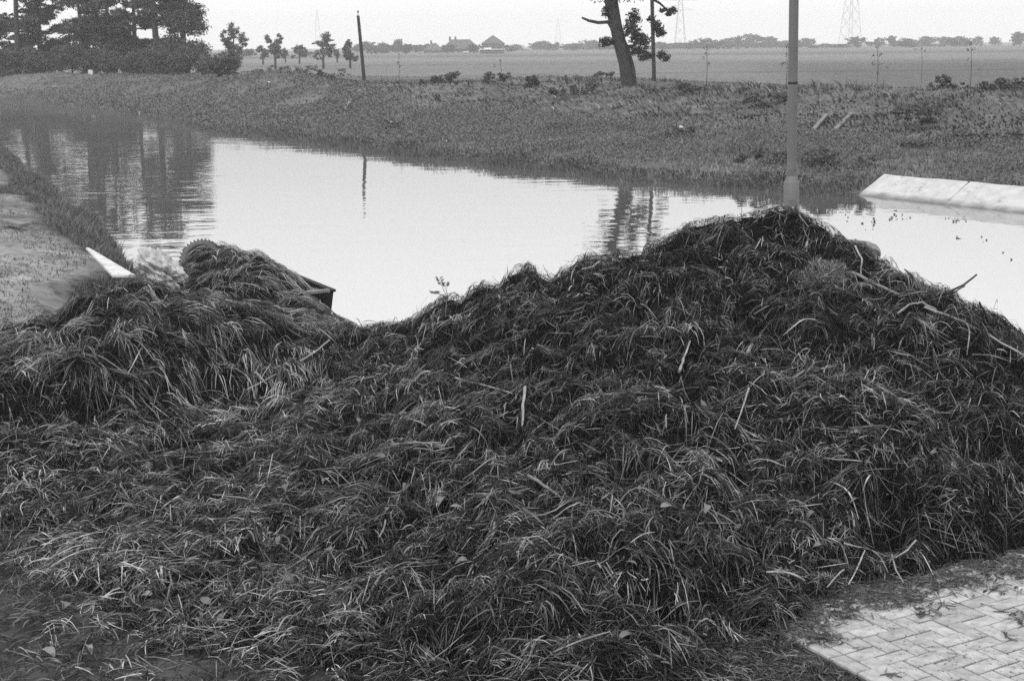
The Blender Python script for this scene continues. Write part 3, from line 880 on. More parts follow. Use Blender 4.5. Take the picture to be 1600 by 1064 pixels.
def build_white_board():
    a, b, c = at_Y(134, 387, 21.1), at_Y(176, 430, 18.5), at_Y(212, 430, 18.5)
    t = np.array([0, 0, .03])
    a2 = a + (c - b) * .16
    z = lambda p: np.array([p[0], p[1], p[2]])
    o = link('white_board', MB().hull8([z(b) - t, z(c) - t, z(a2) - t, z(a) - t], [b, c, a2, a]).mesh('white_board'), M_BOARD)
    tag(o, 'tapering white board lying on the grass edge by the sack', 'board')
build_white_board()

# ------------------------------------------------------------------ lamp post
def build_lamp_post():
    Y = 15.0
    p0, p1 = at_Y(1236, 330, Y), at_Y(1240.3, 12, Y)
    d = (p1 - p0) / (p1[2] - p0[2])
    at = lambda z: p0 + d * (z - p0[2])
    base = at(-.05)
    root = tag(empty('lamp_post', tuple(base)), 'grey steel lamp post with thicker base behind the heap', 'lamp post')
    rel = lambda z: at(z) - base
    zc = at_Y(1237, 283, Y)[2]
    link('base_section', MB().tube([rel(-.05), rel(zc - .015), rel(zc)], [.081, .081, .074], 28).mesh('base_section', True), M_POST, root)
    link('collar', MB().tube([rel(zc - .01), rel(zc + .03), rel(zc + .05)], [.0745, .062, .05], 28, False).mesh('collar', True), M_POST, root)
    link('shaft', MB().tube([rel(zc + .02), rel(zc + 2.2), rel(6.2)], [.05, .049, .045], 28).mesh('shaft', True), M_POST, root)
    zs = at_Y(1236, 132, Y)[2]
    link('strap', MB().tube([rel(zs), rel(zs + .012), rel(zs + .024)], [.0515, .053, .0515], 24, False).mesh('strap', True), M_STICKDARK, root)
    b = rel(zc - .32)
    link('access_door', MB().box((b[0], b[1] - .078, b[2]), (.07, .02, .26)).mesh('access_door'), M_POST, root)
    b = rel(6.2)
    link('bracket_arm', MB().tube([b, b + [0, .3, .12], b + [0, .9, .18]], .028, 10).mesh('bracket_arm', True), M_POST, root)
    link('lantern', MB().tube([b + [0, .8, .17], b + [0, 1.0, .17], b + [0, 1.5, .17]], [.05, .12, .07], 12, True, .5).mesh('lantern', True), M_POST, root)
build_lamp_post()

# ------------------------------------------------------------------ sticks, stems and leaves lying on the heap
def stick(name, label, cat, pix, r, mat, lift=.02, n=7, flat=1.0, rise=None, group=None, Ys=None):
    pts = []
    for i, (x, y) in enumerate(pix):
        p = at_Y(x, y, Ys[i]) if Ys else hit(x, y)
        if rise is not None and not Ys:                             # stands clear of the surface: keep the first point's distance
            p = at_Y(x, y, rise[i])
        pts.append(np.array(p) + [0, 0 , lift if not Ys else 0])
    c = np.mean(pts, 0)
    q = []
    for i in range(len(pts) - 1):                                     # slight crookedness
        for t in (0, .33, .66):
            w = pts[i] * (1 - t) + pts[i+1] * t + (rng.normal(0, r * .22, 3) if (i or t) else 0)
            q.append(w - c)
    q.append(pts[-1] - c)
    rr = np.linspace(r, r * .62, len(q))
    o = link(name, MB().tube(q, list(rr), n, True, flat).mesh(name, True), mat)
    o.location = c
    return tag(o, label, cat, group)

HR = lambda x, y: float(hit(x, y)[1])
stick('stick', 'straight pale stick sloping down beside the dry grass clump', 'stick', [(1331, 430), (1368, 447), (1404, 464)], .016, M_STICKMID)
stick('branch', 'long pale branch sloping off the end of the heap towards the water', 'branch', [(1445, 486), (1500, 508), (1545, 530), (1604, 564)], .012, M_STICK, .03)
y0 = HR(1478, 466)
stick('twig', 'dark curved twig sticking out over the water', 'twig', [(1462, 462), (1480, 457), (1505, 446), (1526, 429)], .011, M_STICKDARK, Ys=[y0, y0, y0 + .05, y0 + .1])
stick('twig', 'second thin twig under the curved one over the water', 'twig', [(1465, 463), (1492, 456), (1508, 447)], .007, M_STICKDARK, Ys=[y0, y0, y0 + .05])
y0 = HR(1545, 505)
stick('peg', 'short dark broken peg poking up at the end of the heap', 'peg', [(1548, 506), (1540, 490), (1530, 472)], .014, M_STICKDARK, Ys=[y0, y0, y0])
y0 = HR(1414, 440)
stick('twig', 'short dark twig bent upright on the falling edge of the heap', 'twig', [(1428, 440), (1424, 430), (1413, 421)], .009, M_STICKDARK, Ys=[y0, y0, y0])
stick('splinter', 'bright pale wood splinter pointing up the middle of the heap', 'splinter', [(1062, 586), (1069, 566), (1078, 539)], .017, M_STICK, .03, flat=.5)
stick('reed_stem', 'broad pale reed stem hanging straight down the heap', 'stem', [(820, 615), (818, 645), (816, 676)], .016, M_STICK, .05, flat=.5)
stick('stick', 'pale split stick in the hollow before the small mound, longest of the crossed pair', 'stick', [(386, 615), (408, 603), (432, 590)], .015, M_STICK, .03, flat=.6)
stick('stick', 'short pale stick crossing the split one in the hollow', 'stick', [(400, 588), (408, 598), (418, 607)], .011, M_STICK, .04)
stick('stem', 'thin pale stem leaning in the dip between mound and long heap', 'stem', [(515, 540), (490, 560), (470, 573)], .010, M_STICK, .05)
stick('stem', 'bent pale stem on the shoulder of the heap near the water', 'stem', [(946, 402), (936, 416), (926, 425), (909, 428)], .011, M_STICK, .04)
stick('stem', 'bent thin stem hanging beside the straight pale stick', 'stem', [(1336, 392), (1346, 412), (1345, 436)], .009, M_STICK, .04)
stick('stick', 'pale flat stick low on the heap above the paving', 'stick', [(1318, 864), (1340, 870), (1360, 874)], .006, M_STICK, .06)
stick('root', 'pale forked root at the foot of the heap by the paving', 'root', [(1430, 862), (1418, 876), (1398, 889)], .006, M_STICK, .07)
stick('root', 'pale crooked root hanging over the edge of the paving', 'root', [(1393, 882), (1399, 905), (1411, 926)], .006, M_STICK, .06)
stick('stem', 'thin pale stem lying by the dark hole at the heap foot', 'stem', [(1318, 903), (1303, 917), (1292, 930)], .006, M_STICK, .05)
stick('stem', 'long pale stem lying across the middle of the heap', 'stem', [(712, 600), (755, 612), (800, 625)], .009, M_STICK, .05)
stick('stem', 'thick pale stalk sloping down the heap below the long stem', 'stem', [(825, 755), (850, 770), (872, 786)], .012, M_STICKMID, .05)
stick('stem', 'pale stalk lying level below the saddle of the heap', 'stem', [(610, 706), (650, 702), (690, 703)], .012, M_STICKMID, .05)
stick('stem', 'thin upright stem on the right half of the heap', 'stem', [(1170, 620), (1160, 650), (1148, 684)], .007, M_STICK, .06)
stick('stem', 'pale bent stem above the long branch', 'stem', [(1402, 500), (1420, 486), (1440, 483), (1462, 494)], .009, M_STICK, .05)
y0 = HR(878, 408)
stick('peg', 'short dark peg standing up on the skyline of the heap', 'peg', [(880, 410), (878, 398), (877, 386)], .012, M_STICKMID, Ys=[y0, y0, y0])

def leaf_mesh(l, w, fold):
    mb = MB(); n = 6
    ws = [.1, .7, 1, .85, .5, .06]
    for i in range(n):
        t = i / (n - 1)
        zz = -fold * (t - .4) ** 2 * l * 2
        mb.v += [(-w*ws[i]/2, t*l - l/2, zz + .12*w*ws[i]), (0, t*l - l/2, zz), (w*ws[i]/2, t*l - l/2, zz + .12*w*ws[i])]
    for i in range(n - 1):
        for k in range(2): mb.f.append((i*3+k, i*3+k+1, i*3+k+4, i*3+k+3))
    return mb.mesh('leaf', True)
LM = [leaf_mesh(.10, .05, .5), leaf_mesh(.13, .045, .8), leaf_mesh(.08, .05, .2)]
LPX = [(490,820),(668,775),(1390,785),(1000,432),(225,665),(1268,930),(420,845),(690,788),(745,905),(1395,905),(1000,770),(560,665),(860,690),(1105,800),(365,735),(120,770)]
for i in range(64):
    if i < len(LPX): px = LPX[i]
    else: px = (rng.uniform(60, 1560), rng.uniform(620, 1040))
    p = hit(*px)
    on_m = bool(IS_MOUND(p[0], p[1]))
    if (onpav(p[0], p[1]) > 0 and p[2] < .06): continue
    rt = root_left if on_m else root_main
    o = link('leaf', LM[i % 3], M_PLEAF, rt)
    o.location = Vector(p) + Vector((0, 0, .05)) - rt.location
    o.rotation_euler = (rng.uniform(-.2, .9), rng.uniform(-.5, .5), rng.uniform(0, 6.28))
    s = rng.uniform(.6, 1.1); o.scale = (s, s, s)

def build_clump():
    p = hit(1294, 446) + np.array([0, .10, -.06])
    root = tag(empty('dry_grass_clump', tuple(p)), 'pale rounded clump of dry fine grass stuck in the heap', 'grass clump')
    n = 5200; seg = 3
    d = rng.normal(0, 1, (n, 3)); d /= np.linalg.norm(d, axis=1, keepdims=True)
    rad = np.array([.21, .17, .23])
    t = np.cross(d, rng.normal(0, 1, (n, 3))); t /= np.linalg.norm(t, axis=1, keepdims=True)
    L = rng.uniform(.06, .16, n)
    pts = np.stack([(d * rad * np.clip(rng.normal(1, .14, n), .85, 1.5)[:, None] * (1 + .18 * np.sin(d[:, :1] * 5 + 1) * np.sin(d[:, 2:] * 4))) + t * (L * (k/seg - .5))[:, None] - d * (((k/seg - .5)**2) * L * .5)[:, None] for k in range(seg + 1)], 1)
    S = np.cross(t, d + rng.normal(0, .4, (n, 3))); S /= np.linalg.norm(S, axis=1, keepdims=True)
    wv = S[:, None, :] * (rng.uniform(.0025, .005, n)[:, None, None] / 2)
    V = np.stack([pts - wv, pts + wv], 2).reshape(-1, 3)
    tn = np.repeat(.05 * 6 ** rng.random(n), 2 * (seg + 1))
    tag(link('dry_blades', mesh_np('dry_blades', V, ribbon_faces(n, seg), 4, {'tone': tn}), M_STRAND, root), kind='stuff')
    u, v = np.meshgrid(np.linspace(0, 2*math.pi, 24, endpoint=False), np.linspace(.05, math.pi - .05, 14))
    V = np.stack([np.sin(v)*np.cos(u)*rad[0], np.sin(v)*np.sin(u)*rad[1], np.cos(v)*rad[2]], -1) * .92
    idx = np.arange(24*14).reshape(14, 24); n2 = np.roll(idx, -1, 1)
    link('root_ball', mesh_np('root_ball', V, np.stack([idx[:-1], idx[1:], n2[1:], n2[:-1]], -1).reshape(-1, 4), 4, smooth=True), M_STICKDARK, root)
build_clump()

def build_slab_piece():
    c = at_Y(1352, 388, 13.6)
    m = MB(); n = 9; prof = [(-.26, .03), (-.2, .055), (.02, .06), (.12, .05), (.17, .02), (.19, -.03), (.14, -.07), (.0, -.075), (-.24, -.05)]
    for yy, sc in ((-.11, .9), (-.04, 1.0), (.05, .97), (.12, .85)):
        m.v += [(x * sc + rng.normal(0, .008), yy, z * sc + rng.normal(0, .006)) for x, z in prof]
    for r_ in range(3):
        for k in range(n):
            k2 = (k + 1) % n
            m.f.append((r_*n+k, r_*n+k2, (r_+1)*n+k2, (r_+1)*n+k))
    m.f += [tuple(reversed(range(n))), tuple(range(3*n, 4*n))]
    o = link('broken_board', m.mesh('broken_board'), M_STICKMID); o.location = c; o.scale = (.85, .8, .75); o.rotation_euler = (R(10), R(9), R(-12))
    tag(o, 'blunt grey broken board end jutting from behind the heap peak', 'board')
build_slab_piece()

def build_sprig():
    y0 = HR(700, 470)
    b = at_Y(700, 468, y0)
    root = tag(empty('sprig', tuple(b)), 'thin leafy sprig standing up from the heap against the water', 'sprig')
    stems = [[(700,468),(694,455),(686,436)], [(700,466),(697,452),(696,444)], [(698,465),(688,460),(677,458)]]
    for st in stems:
        q = [at_Y(x, y, y0) - b for x, y in st]
        s_ = link('stem', MB().tube(q, [.004, .003, .002], 5).mesh('stem'), M_STICKMID, root)
        for t in (.55, .8, 1.0):
            for sg in (-1, 1):
                lf = link('leaf', LM[2], M_PLEAF, root)
                pos = np.array(q[1]) * (1 - t) + np.array(q[2]) * t
                lf.location = pos + [sg * .022, 0, .01]; lf.scale = (.5, .5, .5)
                lf.rotation_euler = (R(50), sg * .5, sg * -1.1)
build_sprig()

# ------------------------------------------------------------------ blades on the banks
def blade_mesh(x, y, z, h, w, lean, az, tone, name):
    n = len(x)
    face = rng.uniform(0, math.pi, n)
    sx, sy = np.cos(face) * w / 2, np.sin(face) * w / 2
    lx, ly = np.cos(az) * lean * h, np.sin(az) * lean * h
    V = np.zeros((n, 6, 3))
    for k, (t, ww) in enumerate(((0, 1.0), (.55, .85), (1.0, .12))):
        cx, cy, cz = x + lx * t * t, y + ly * t * t, z + h * (t - .12 * lean * t * t)
        V[:, 2*k] = np.stack([cx - sx*ww, cy - sy*ww, cz], -1); V[:, 2*k+1] = np.stack([cx + sx*ww, cy + sy*ww, cz], -1)
    return mesh_np(name, V.reshape(-1, 3), ribbon_faces(n, 2), 4, {'tone': np.repeat(tone, 6)})

def scatter(n, gen, keep):
    X, Y = [], []
    tot = 0
    while tot < n:
        x, y = gen(n)
        k = keep(x, y)
        X.append(x[k]); Y.append(y[k]); tot += int(k.sum())
    return np.concatenate(X)[:n], np.concatenate(Y)[:n]

def view_gen(rmin, rmax, a0=-24, a1=26):
    return lambda n: (lambda r, a: (np.sin(a) * r, np.cos(a) * r))(rmin * (rmax / rmin) ** rng.random(n), np.radians(rng.uniform(a0, a1, n)))

def build_bank_grass():
    land = lambda x, y: ~inside(x, y)
    dF = lambda x, y: seg_dist(x, y, P_FAR)
    # far bank, from the waterline to the meadow's edge
    def keep_far(x, y):
        d = dF(x, y); dn = np.minimum(seg_dist(x, y, P_LEFT), seg_dist(x, y, P_NEAR))
        return land(x, y) & (d < dn) & (d < 34) & ~((x > 8.1) & (d < 1.5) & (y < 37) & (.79 * (y - 33.7) - .61 * (x - 8.16) < .05))
    x, y = scatter(72000, view_gen(28, 165), keep_far)
    d = dF(x, y)
    dist = np.hypot(x, y)
    berm = sstep(12, 9, d)
    clump = fbm(x * .5, y * .5, 4, off=500)
    h = (.07 + .06 * berm + .14 * np.clip(clump, 0, 1)) * rng.uniform(.5, 1.3, len(x)) * np.where((d > 17) & (d < 24), 1.25, 1)
    w = rng.uniform(.018, .06, len(x)) * np.clip(dist / 45, .8, 2.0)
    tone = (.135 + .05 * clump) * (1 + .65 * fbm(x * .2, y * .2, 3, off=1200)) * rng.uniform(.78, 1.28, len(x))
    dry = fbm(x * .22 + 8, y * .22, 3, off=611) * sstep(8, 11, d) * sstep(22, 17, d)
    tone = tone * (1 + 1.1 * sstep(.1, .5, dry)) * np.where(rng.random(len(x)) < .05, 1.7, 1)
    tone = tone * np.where(fbm(x * .9, y * .9, 2, off=711) > .3, .5, 1)
    slope = sstep(9.5, 11, d) * sstep(19, 16.5, d)
    crest = sstep(15.5, 17, d) * sstep(22, 19, d) * sstep(-.15, .3, fbm(x * .35, y * .35, 3, off=1310))
    h = h * (1 + .8 * slope + 1.3 * crest); tone = tone * (1 - .4 * crest)
    lean = np.where(slope > .4, rng.uniform(.7, 1.5, len(x)), rng.uniform(.1, .8, len(x)))
    az = np.where(slope > .4, 3.7 + rng.normal(0, .5, len(x)), rng.uniform(0, 6.28, len(x)))
    me = blade_mesh(x, y, terrain(x, y) - .02, h, w, lean, az, tone, 'grass')
    tag(link('bank_grass', me, M_GRASS), 'rough grass and weeds covering the far canal bank', 'grass', kind='stuff')
    # broad-leaved weeds on the berm
    x, y = scatter(90000, view_gen(28, 120), lambda x, y: keep_far(x, y) & (dF(x, y) < 10) & (fbm(x * .8, y * .8, 3, off=850) > -.15))
    n = len(x)
    z = terrain(x, y) + rng.uniform(.05, .38, n) * (.6 + .5 * fbm(x * .8, y * .8, 3, off=850))
    leaf_cloud('bank_weeds', np.stack([x, y, z], -1), rng.uniform(.035, .08, n) * np.clip(np.hypot(x, y) / 45, .8, 1.8), (.1, .165), M_GRASS, 'low broad-leaved weeds on the berm along the far waterline')
    # fringe hanging over the far waterline
    x, y = scatter(13000, view_gen(28, 140), lambda x, y: (dF(x, y) < .55) & ~((x > 8.1) & (.79 * (y - 33.7) - .61 * (x - 8.16) < .05)))
    n = len(x)
    me = blade_mesh(x, y, np.maximum(terrain(x, y), WZ) - .02, rng.uniform(.06, .36, n) * (.5 + .5 * sstep(-.3, .4, fbm(x * .9, y * .9, 3, off=1500))), rng.uniform(.015, .04, n), rng.uniform(.2, .9, n), rng.uniform(2.6, 5.2, n), rng.uniform(.05, .13, n), 'grass')
    tag(link('waterside_grass', me, M_GRASS), 'dark fringe of grass along the far waterline', 'grass', kind='stuff')
    # near left bank
    dL = lambda x, y: seg_dist(x, y, P_LEFT)
    kl = lambda x, y: land(x, y) & (x < -3.8) & (y > 16.5) & (dL(x, y) + fbm(x * .7, y * .7, 3, off=22) * .3 < .3 + .85 * sstep(17.5, 27, y))
    x, y = scatter(21000, view_gen(16.5, 75, -26, -9), kl)
    n = len(x)
    cl = fbm(x * 1.3, y * 1.3, 3, off=905)
    me = blade_mesh(x, y, terrain(x, y) - .02, rng.uniform(.06, .2, n) * (1 + .7 * cl), rng.uniform(.007, .016, n), rng.uniform(.2, 1.0, n), rng.uniform(0, 6.28, n),
                    np.clip((.125 + .05 * cl) * rng.uniform(.5, 1.5, n), .02, .3), 'grass')
    tag(link('left_bank_grass', me, M_GRASS), 'rough grass strip between the sandy ground and the water', 'grass', kind='stuff')
    x, y = scatter(17000, view_gen(14, 60, -26, -13), lambda x, y: land(x, y) & (x < -4.6) & (y > 13.5) & (dL(x, y) > .9) & (fbm(x * 1.1, y * 1.1, 3, off=950) > -.2) & (dL(x, y) < dF(x, y)))
    n = len(x)
    me = blade_mesh(x, y, terrain(x, y) - .01, rng.uniform(.015, .08, n), rng.uniform(.006, .014, n), rng.uniform(.2, 1.2, n), rng.uniform(0, 6.28, n), rng.uniform(.06, .15, n), 'grass')
    tag(link('sparse_grass', me, M_GRASS), 'sparse short tufts on the trodden sandy ground', 'grass', kind='stuff')
    # litter of weed bits on the paving and soil
    x, y = scatter(1500, lambda n: (rng.uniform(1.0, 3.3, n), rng.uniform(6.0, 8.3, n)),
                   lambda x, y: (GL.h(x, y) < .06) & (fbm(x * 4.4, y * 4.4, 4, off=77) * 1.2 - .12 + .9 * np.exp(-np.abs(GL.h(x, y) + .0) / .05) * 0 - .55 * sstep(7.5, 6.5, y + .0 * x - .25 * (x - 2)) > -.02))
    x2, y2 = scatter(3600, lambda n: (rng.uniform(1.2, 3.6, n), rng.uniform(6.4, 8.6, n)), lambda x, y: (onpav(x, y) > 0) & (GL.h(x, y) < .05) & (GL.h(x, y) > -.075 + .06 * rng.random(np.shape(x))))
    x, y = np.concatenate([x, x2]), np.concatenate([y, y2])
    n = len(x)
    a = rng.uniform(0, 6.28, n); L = rng.uniform(.012, .09, n)
    Gz = Grid(.5, 4, 5.5, 9, .2, lambda x, y: np.full(np.shape(x), .0))
    V, tt = strand_geo(x, y, a, L, rng.uniform(.003, .012, n), 2, rng.uniform(.03, .1, n), Gz, rng.uniform(.010, .02, n), np.zeros(n), rng.normal(0, .006, n), rng.normal(0, 1, n))
    tag(link('weed_litter', mesh_np('weed_litter', V.reshape(-1, 3), ribbon_faces(n, 2), 4, {'tone': tt}), M_STRAND), 'scattered scraps of weed trodden on the brick paving', 'weed scraps', kind='stuff')

def build_soil_litter():
    def put(n, bx, keep, name, label):
        x, y = scatter(n, lambda n: (rng.uniform(bx[0], bx[1], n), rng.uniform(bx[2], bx[3], n)), keep)
        a = rng.uniform(0, 6.28, n); L = rng.uniform(.03, .16, n)
        V, tt = strand_geo(x, y, a, L, rng.uniform(.003, .009, n), 3, .012 * 14 ** rng.random(n), GT, rng.uniform(.004, .02, n), np.abs(rng.normal(0, .01, n)), rng.normal(0, .01, n), rng.normal(0, 1.3, n))
        tag(link(name, mesh_np(name, V.reshape(-1, 3), ribbon_faces(n, 3), 4, {'tone': tt}), M_STRAND), label, 'weed scraps', kind='stuff')
    put(7500, (-.5, 2.2, 5.3, 7.6), lambda x, y: (GL.h(x, y) < .06) & (onpav(x, y) < -.06) & (y > 5.4), 'soil_litter', 'trodden weed covering the soil beside the paving')
    put(3500, (-4.6, -1.8, 5.8, 9.6), lambda x, y: (GL.h(x, y) < .05) & (fbm(x * 1.5, y * 1.5, 3, off=3) > -.1), 'soil_litter', 'thin trodden weed on the bare ground before the mound')

def leaf_quads(C, S, flat=0.0):
    n = len(C)
    a = rng.normal(0, 1, (n, 3)); a[:, 2] *= (1 - flat); a /= np.linalg.norm(a, axis=1, keepdims=True)
    b = np.cross(a, rng.normal(0, 1, (n, 3))); b /= np.linalg.norm(b, axis=1, keepdims=True)
    S = np.asarray(S)[:, None]
    a = a * S * .62; b = b * S * .34
    return np.stack([C - a, C + b * 1.5 + a * .2, C + a - b * .6], 1).reshape(-1, 3)

def leaf_mesh_np(name, C, S, tone):
    n = len(C)
    f = np.arange(n * 3).reshape(n, 3)
    return mesh_np(name, leaf_quads(C, S), f, 3, {'tone': np.repeat(tone, 3)})

def leaf_cloud(name, C, S, tr, mat, label):
    me = leaf_mesh_np(name, C, S, rng.uniform(*tr, len(C)))
    tag(link(name, me, mat), label, 'weeds', kind='stuff')
build_bank_grass()
build_soil_litter()

# ------------------------------------------------------------------ trees and bushes
def crown_pts(blobs, n, hollow=.35):
    """leaf positions in clusters spread through a set of ellipsoids"""
    vol = np.array([b[3] * b[4] * b[5] for b in blobs]); vol = vol / vol.sum()
    out = []
    for b, v in zip(blobs, vol):
        m = max(12, int(n * v)); k = max(4, m // 28)
        d = rng.normal(0, 1, (k, 3)); d /= np.linalg.norm(d, axis=1, keepdims=True)
        cc = np.array(b[:3]) + d * (rng.random((k, 1)) * (1 - hollow) + hollow) ** .6 * np.array(b[3:6]) * .88
        ci = rng.integers(0, k, m)
        r = .2 * min(b[3], b[5]) + .12 * max(b[3:6])
        out.append(cc[ci] + rng.normal(0, 1, (m, 3)) * np.array([r, r, r * .55]) * .6)
    return np.concatenate(out)

def tree(name, label, base, trunk, blobs, n, leaf, tone=(.05, .11), cat='tree', group=None, limbs=None, bark=None):
    """trunk: list of (x,y,z,r) relative to base; blobs: (x,y,z,rx,ry,rz) relative to base"""
    root = tag(empty(name, tuple(base)), label, cat, group)
    mb = MB()
    if trunk:
        mb.tube([t[:3] for t in trunk], [t[3] for t in trunk], 9)
        for b in (limbs if limbs is not None else blobs):
            z = min(max(b[2] - b[5] * .7, trunk[0][2] + .3), trunk[-1][2])
            k = np.array([np.interp(z, [t[2] for t in trunk], [t[i] for t in trunk]) for i in range(4)])
            e = np.array(b[:3]); mid = (k[:3] + e) / 2 + [0, 0, -.1 * np.linalg.norm(e - k[:3])]
            if np.linalg.norm(e - k[:3]) > .3:
                mb.tube([k[:3], mid, e], [k[3] * .55, k[3] * .35, k[3] * .12], 6, False)
        link('trunk', mb.mesh('trunk', True), bark or M_BARK, root)
    C = crown_pts(blobs, n)
    me = leaf_mesh_np('crown', C, rng.uniform(.6, 1.3, len(C)) * leaf, rng.uniform(*tone, len(C)))
    link('crown', me, M_LEAF, root)
    return root

def ground_at(px, Y):
    p = at_Y(px, 100, Y)
    return np.array([p[0], Y, float(terrain(np.array([p[0]]), np.array([Y]))[0])])

# the grove on the left, behind the dike
GROVE = [ # px at the base, distance, height, lean in m, kind label
 (-22, 136, 12.5, .2, 'tree at the outer end of the dark grove on the dike'),
 (28, 133, 12.0, .4, 'broad dark tree with low boughs in the grove beyond the dike'),
 (66, 137, 13.0, -.3, 'dark spreading tree between the broad one and the leaning trunks'),
 (134, 132, 12.5, -.6, 'tree with thin pale trunk in the grove beyond the dike'),
 (166, 131, 13.2, -1.3, 'tree with slender trunk leaning left, first of the leaning pair'),
 (181, 131.5, 13.0, -1.0, 'tree with slender trunk leaning left, second of the leaning pair'),
 (212, 138, 12.5, .2, 'tree half hidden behind the thick straight trunk'),
 (247, 129, 13.4, -.3, 'tall tree with thick straight dark trunk in the grove'),
 (288, 130, 10.6, .1, 'dense dark tree closing the grove towards the meadow'),
]
for i, (px, Y, H, ln, lab) in enumerate(GROVE):
    b = ground_at(px, Y)
    r = [.2, .25, .25, .16, .17, .17, .2, .27, .25][i]
    tr = [(0, 0, -.2, r * 1.25), (ln * .3, 0, H * .3, r), (ln * .7, 0, H * .62, r * .72), (ln, 0, H * .93, r * .22)]
    blobs = []
    if i == 8:
        for k in range(16):
            z = rng.uniform(1.6, H - 1.0); rr = 2.0 * (1 - .45 * (z / H) ** 2)
            blobs.append((rng.uniform(-1, 1) * rr * .62, rng.uniform(-1, 1) * rr, z, 1.25, 1.3, 1.15))
        n = 15000
    else:
        lo = [.12, .11, .12, .14, .16, .16, .12, .15][i]
        for k in range(38):
            z = H * rng.uniform(lo, .98); tt = z / H
            rr = 3.3 * math.sin(math.pi * min(1, (1.08 - tt) / (1.08 - lo) * .75 + .12))
            a = rng.uniform(0, 6.28)
            cx = np.interp(z, [t[2] for t in tr], [t[0] for t in tr])
            blobs.append((cx + math.cos(a) * rr * rng.uniform(.3, .9), math.sin(a) * rr * rng.uniform(.3, .9) + .8, z, rng.uniform(.8, 1.7), rng.uniform(.8, 1.4), rng.uniform(.3, .65)))
        n = 12500
    tree('grove_tree', lab, b, tr, blobs, int(n * 1.9), .18, (.045, .11), 'tree', 'trees of the grove beyond the dike')

for px, Y, w, h in [(-10, 127, 3.6, 2.2), (30, 127, 4, 2.1), (75, 126, 3.6, 2.3), (112, 126, 3.4, 2.5), (150, 126, 3.4, 2.2), (190, 125, 3.4, 2.1), (228, 124, 3.4, 2.3), (262, 122, 3.2, 3.0), (296, 121, 2.8, 2.8)]:
    b = ground_at(px, Y)
    blobs = [(rng.uniform(-.5, .5) * w, rng.uniform(-.8, .8), h * rng.uniform(.2, .75), w * .34, 1.0, h * .36) for k in range(10)]
    tree('undergrowth_shrub', 'dark shrub in the hedge-like undergrowth at the foot of the grove', b, [(0, 0, -.2, .08), (0, 0, h * .5, .04)], blobs, 6000, .15, (.045, .1), 'shrub', 'shrubs under the grove')

b = ground_at(340, 108)
tree('bush', 'rounded dark bush at the meadow end of the grove', b, [(0, 0, -.2, .1), (.1, 0, 1.2, .05)], [(rng.uniform(-1, 1) * 1.2, rng.uniform(-.8, .8), rng.uniform(.5, 1.7), .7, .7, .6) for k in range(13)], 9000, .13, (.06, .13), 'bush')
b = ground_at(366, 150)
tree('slim_tree', 'slim loose-crowned tree rising behind the rounded bush', b, [(0, 0, -.2, .14), (0, 0, 2.5, .1), (.1, 0, 4.5, .03)], [(-.8, 0, 3.7, .55, .6, .8), (.1, 0, 4.3, .6, .6, 1.0), (1.0, 0, 3.4, .6, .6, .8), (0, 0, 2.4, .9, .8, .8), (.2, 0, 1.4, .7, .7, .8), (-.5, 0, 2.9, .6, .6, .6)], 5200, .15, (.07, .13))

# orchard-like trees in the meadow: px, top y, distance, width px, label
for px, ty, Y, wpx, lab in [
    (430, 53, 176, 30, 'young meadow tree with forked crown and clear stem'),
    (505, 52, 178, 44, 'fullest round-crowned meadow tree on a short stem'),
    (547, 61, 182, 27, 'meadow tree with narrow crown beside the leaning wooden pole'),
    (411, 72, 230, 24, 'small pale meadow tree behind the fork-crowned one'),
    (468, 70, 235, 30, 'small pale meadow tree left of the fullest round crown'),
    (446, 76, 260, 16, 'tiny hazy tree just behind the fork-crowned meadow tree'),
    (527, 76, 250, 14, 'tiny hazy tree in the gap beside the fullest round crown')]:
    b = ground_at(px, Y)
    top = at_Y(px, ty, Y)[2] - b[2]; w = wpx / F * Y / 2
    tr = [(0, 0, -.2, .16), (.03, 0, top * .35, .12), (0, 0, top * .85, .03)]
    if px == 430:
        bl = [(-w*.62, 0, top*.84, w*.36, w*.4, top*.15), (w*.5, 0, top*.85, w*.42, w*.4, top*.16), (0, 0, top*.58, w*.75, w*.6, top*.17), (w*.3, 0, top*.42, w*.5, w*.5, top*.1)]
    else:
        bl = [(rng.uniform(-.75, .75)*w*(1 - .45*k/9), rng.uniform(-.5, .5)*w, top*(.38 + .052*k), w*rng.uniform(.3, .55), w*.45, top*rng.uniform(.09, .16)) for k in range(11)]
    tree('meadow_tree', lab, b, tr, bl, 3000, .19, (.1, .18), 'tree', 'trees standing in the meadow')  # crown tone lightened to paint some of the distance haze into the leaves

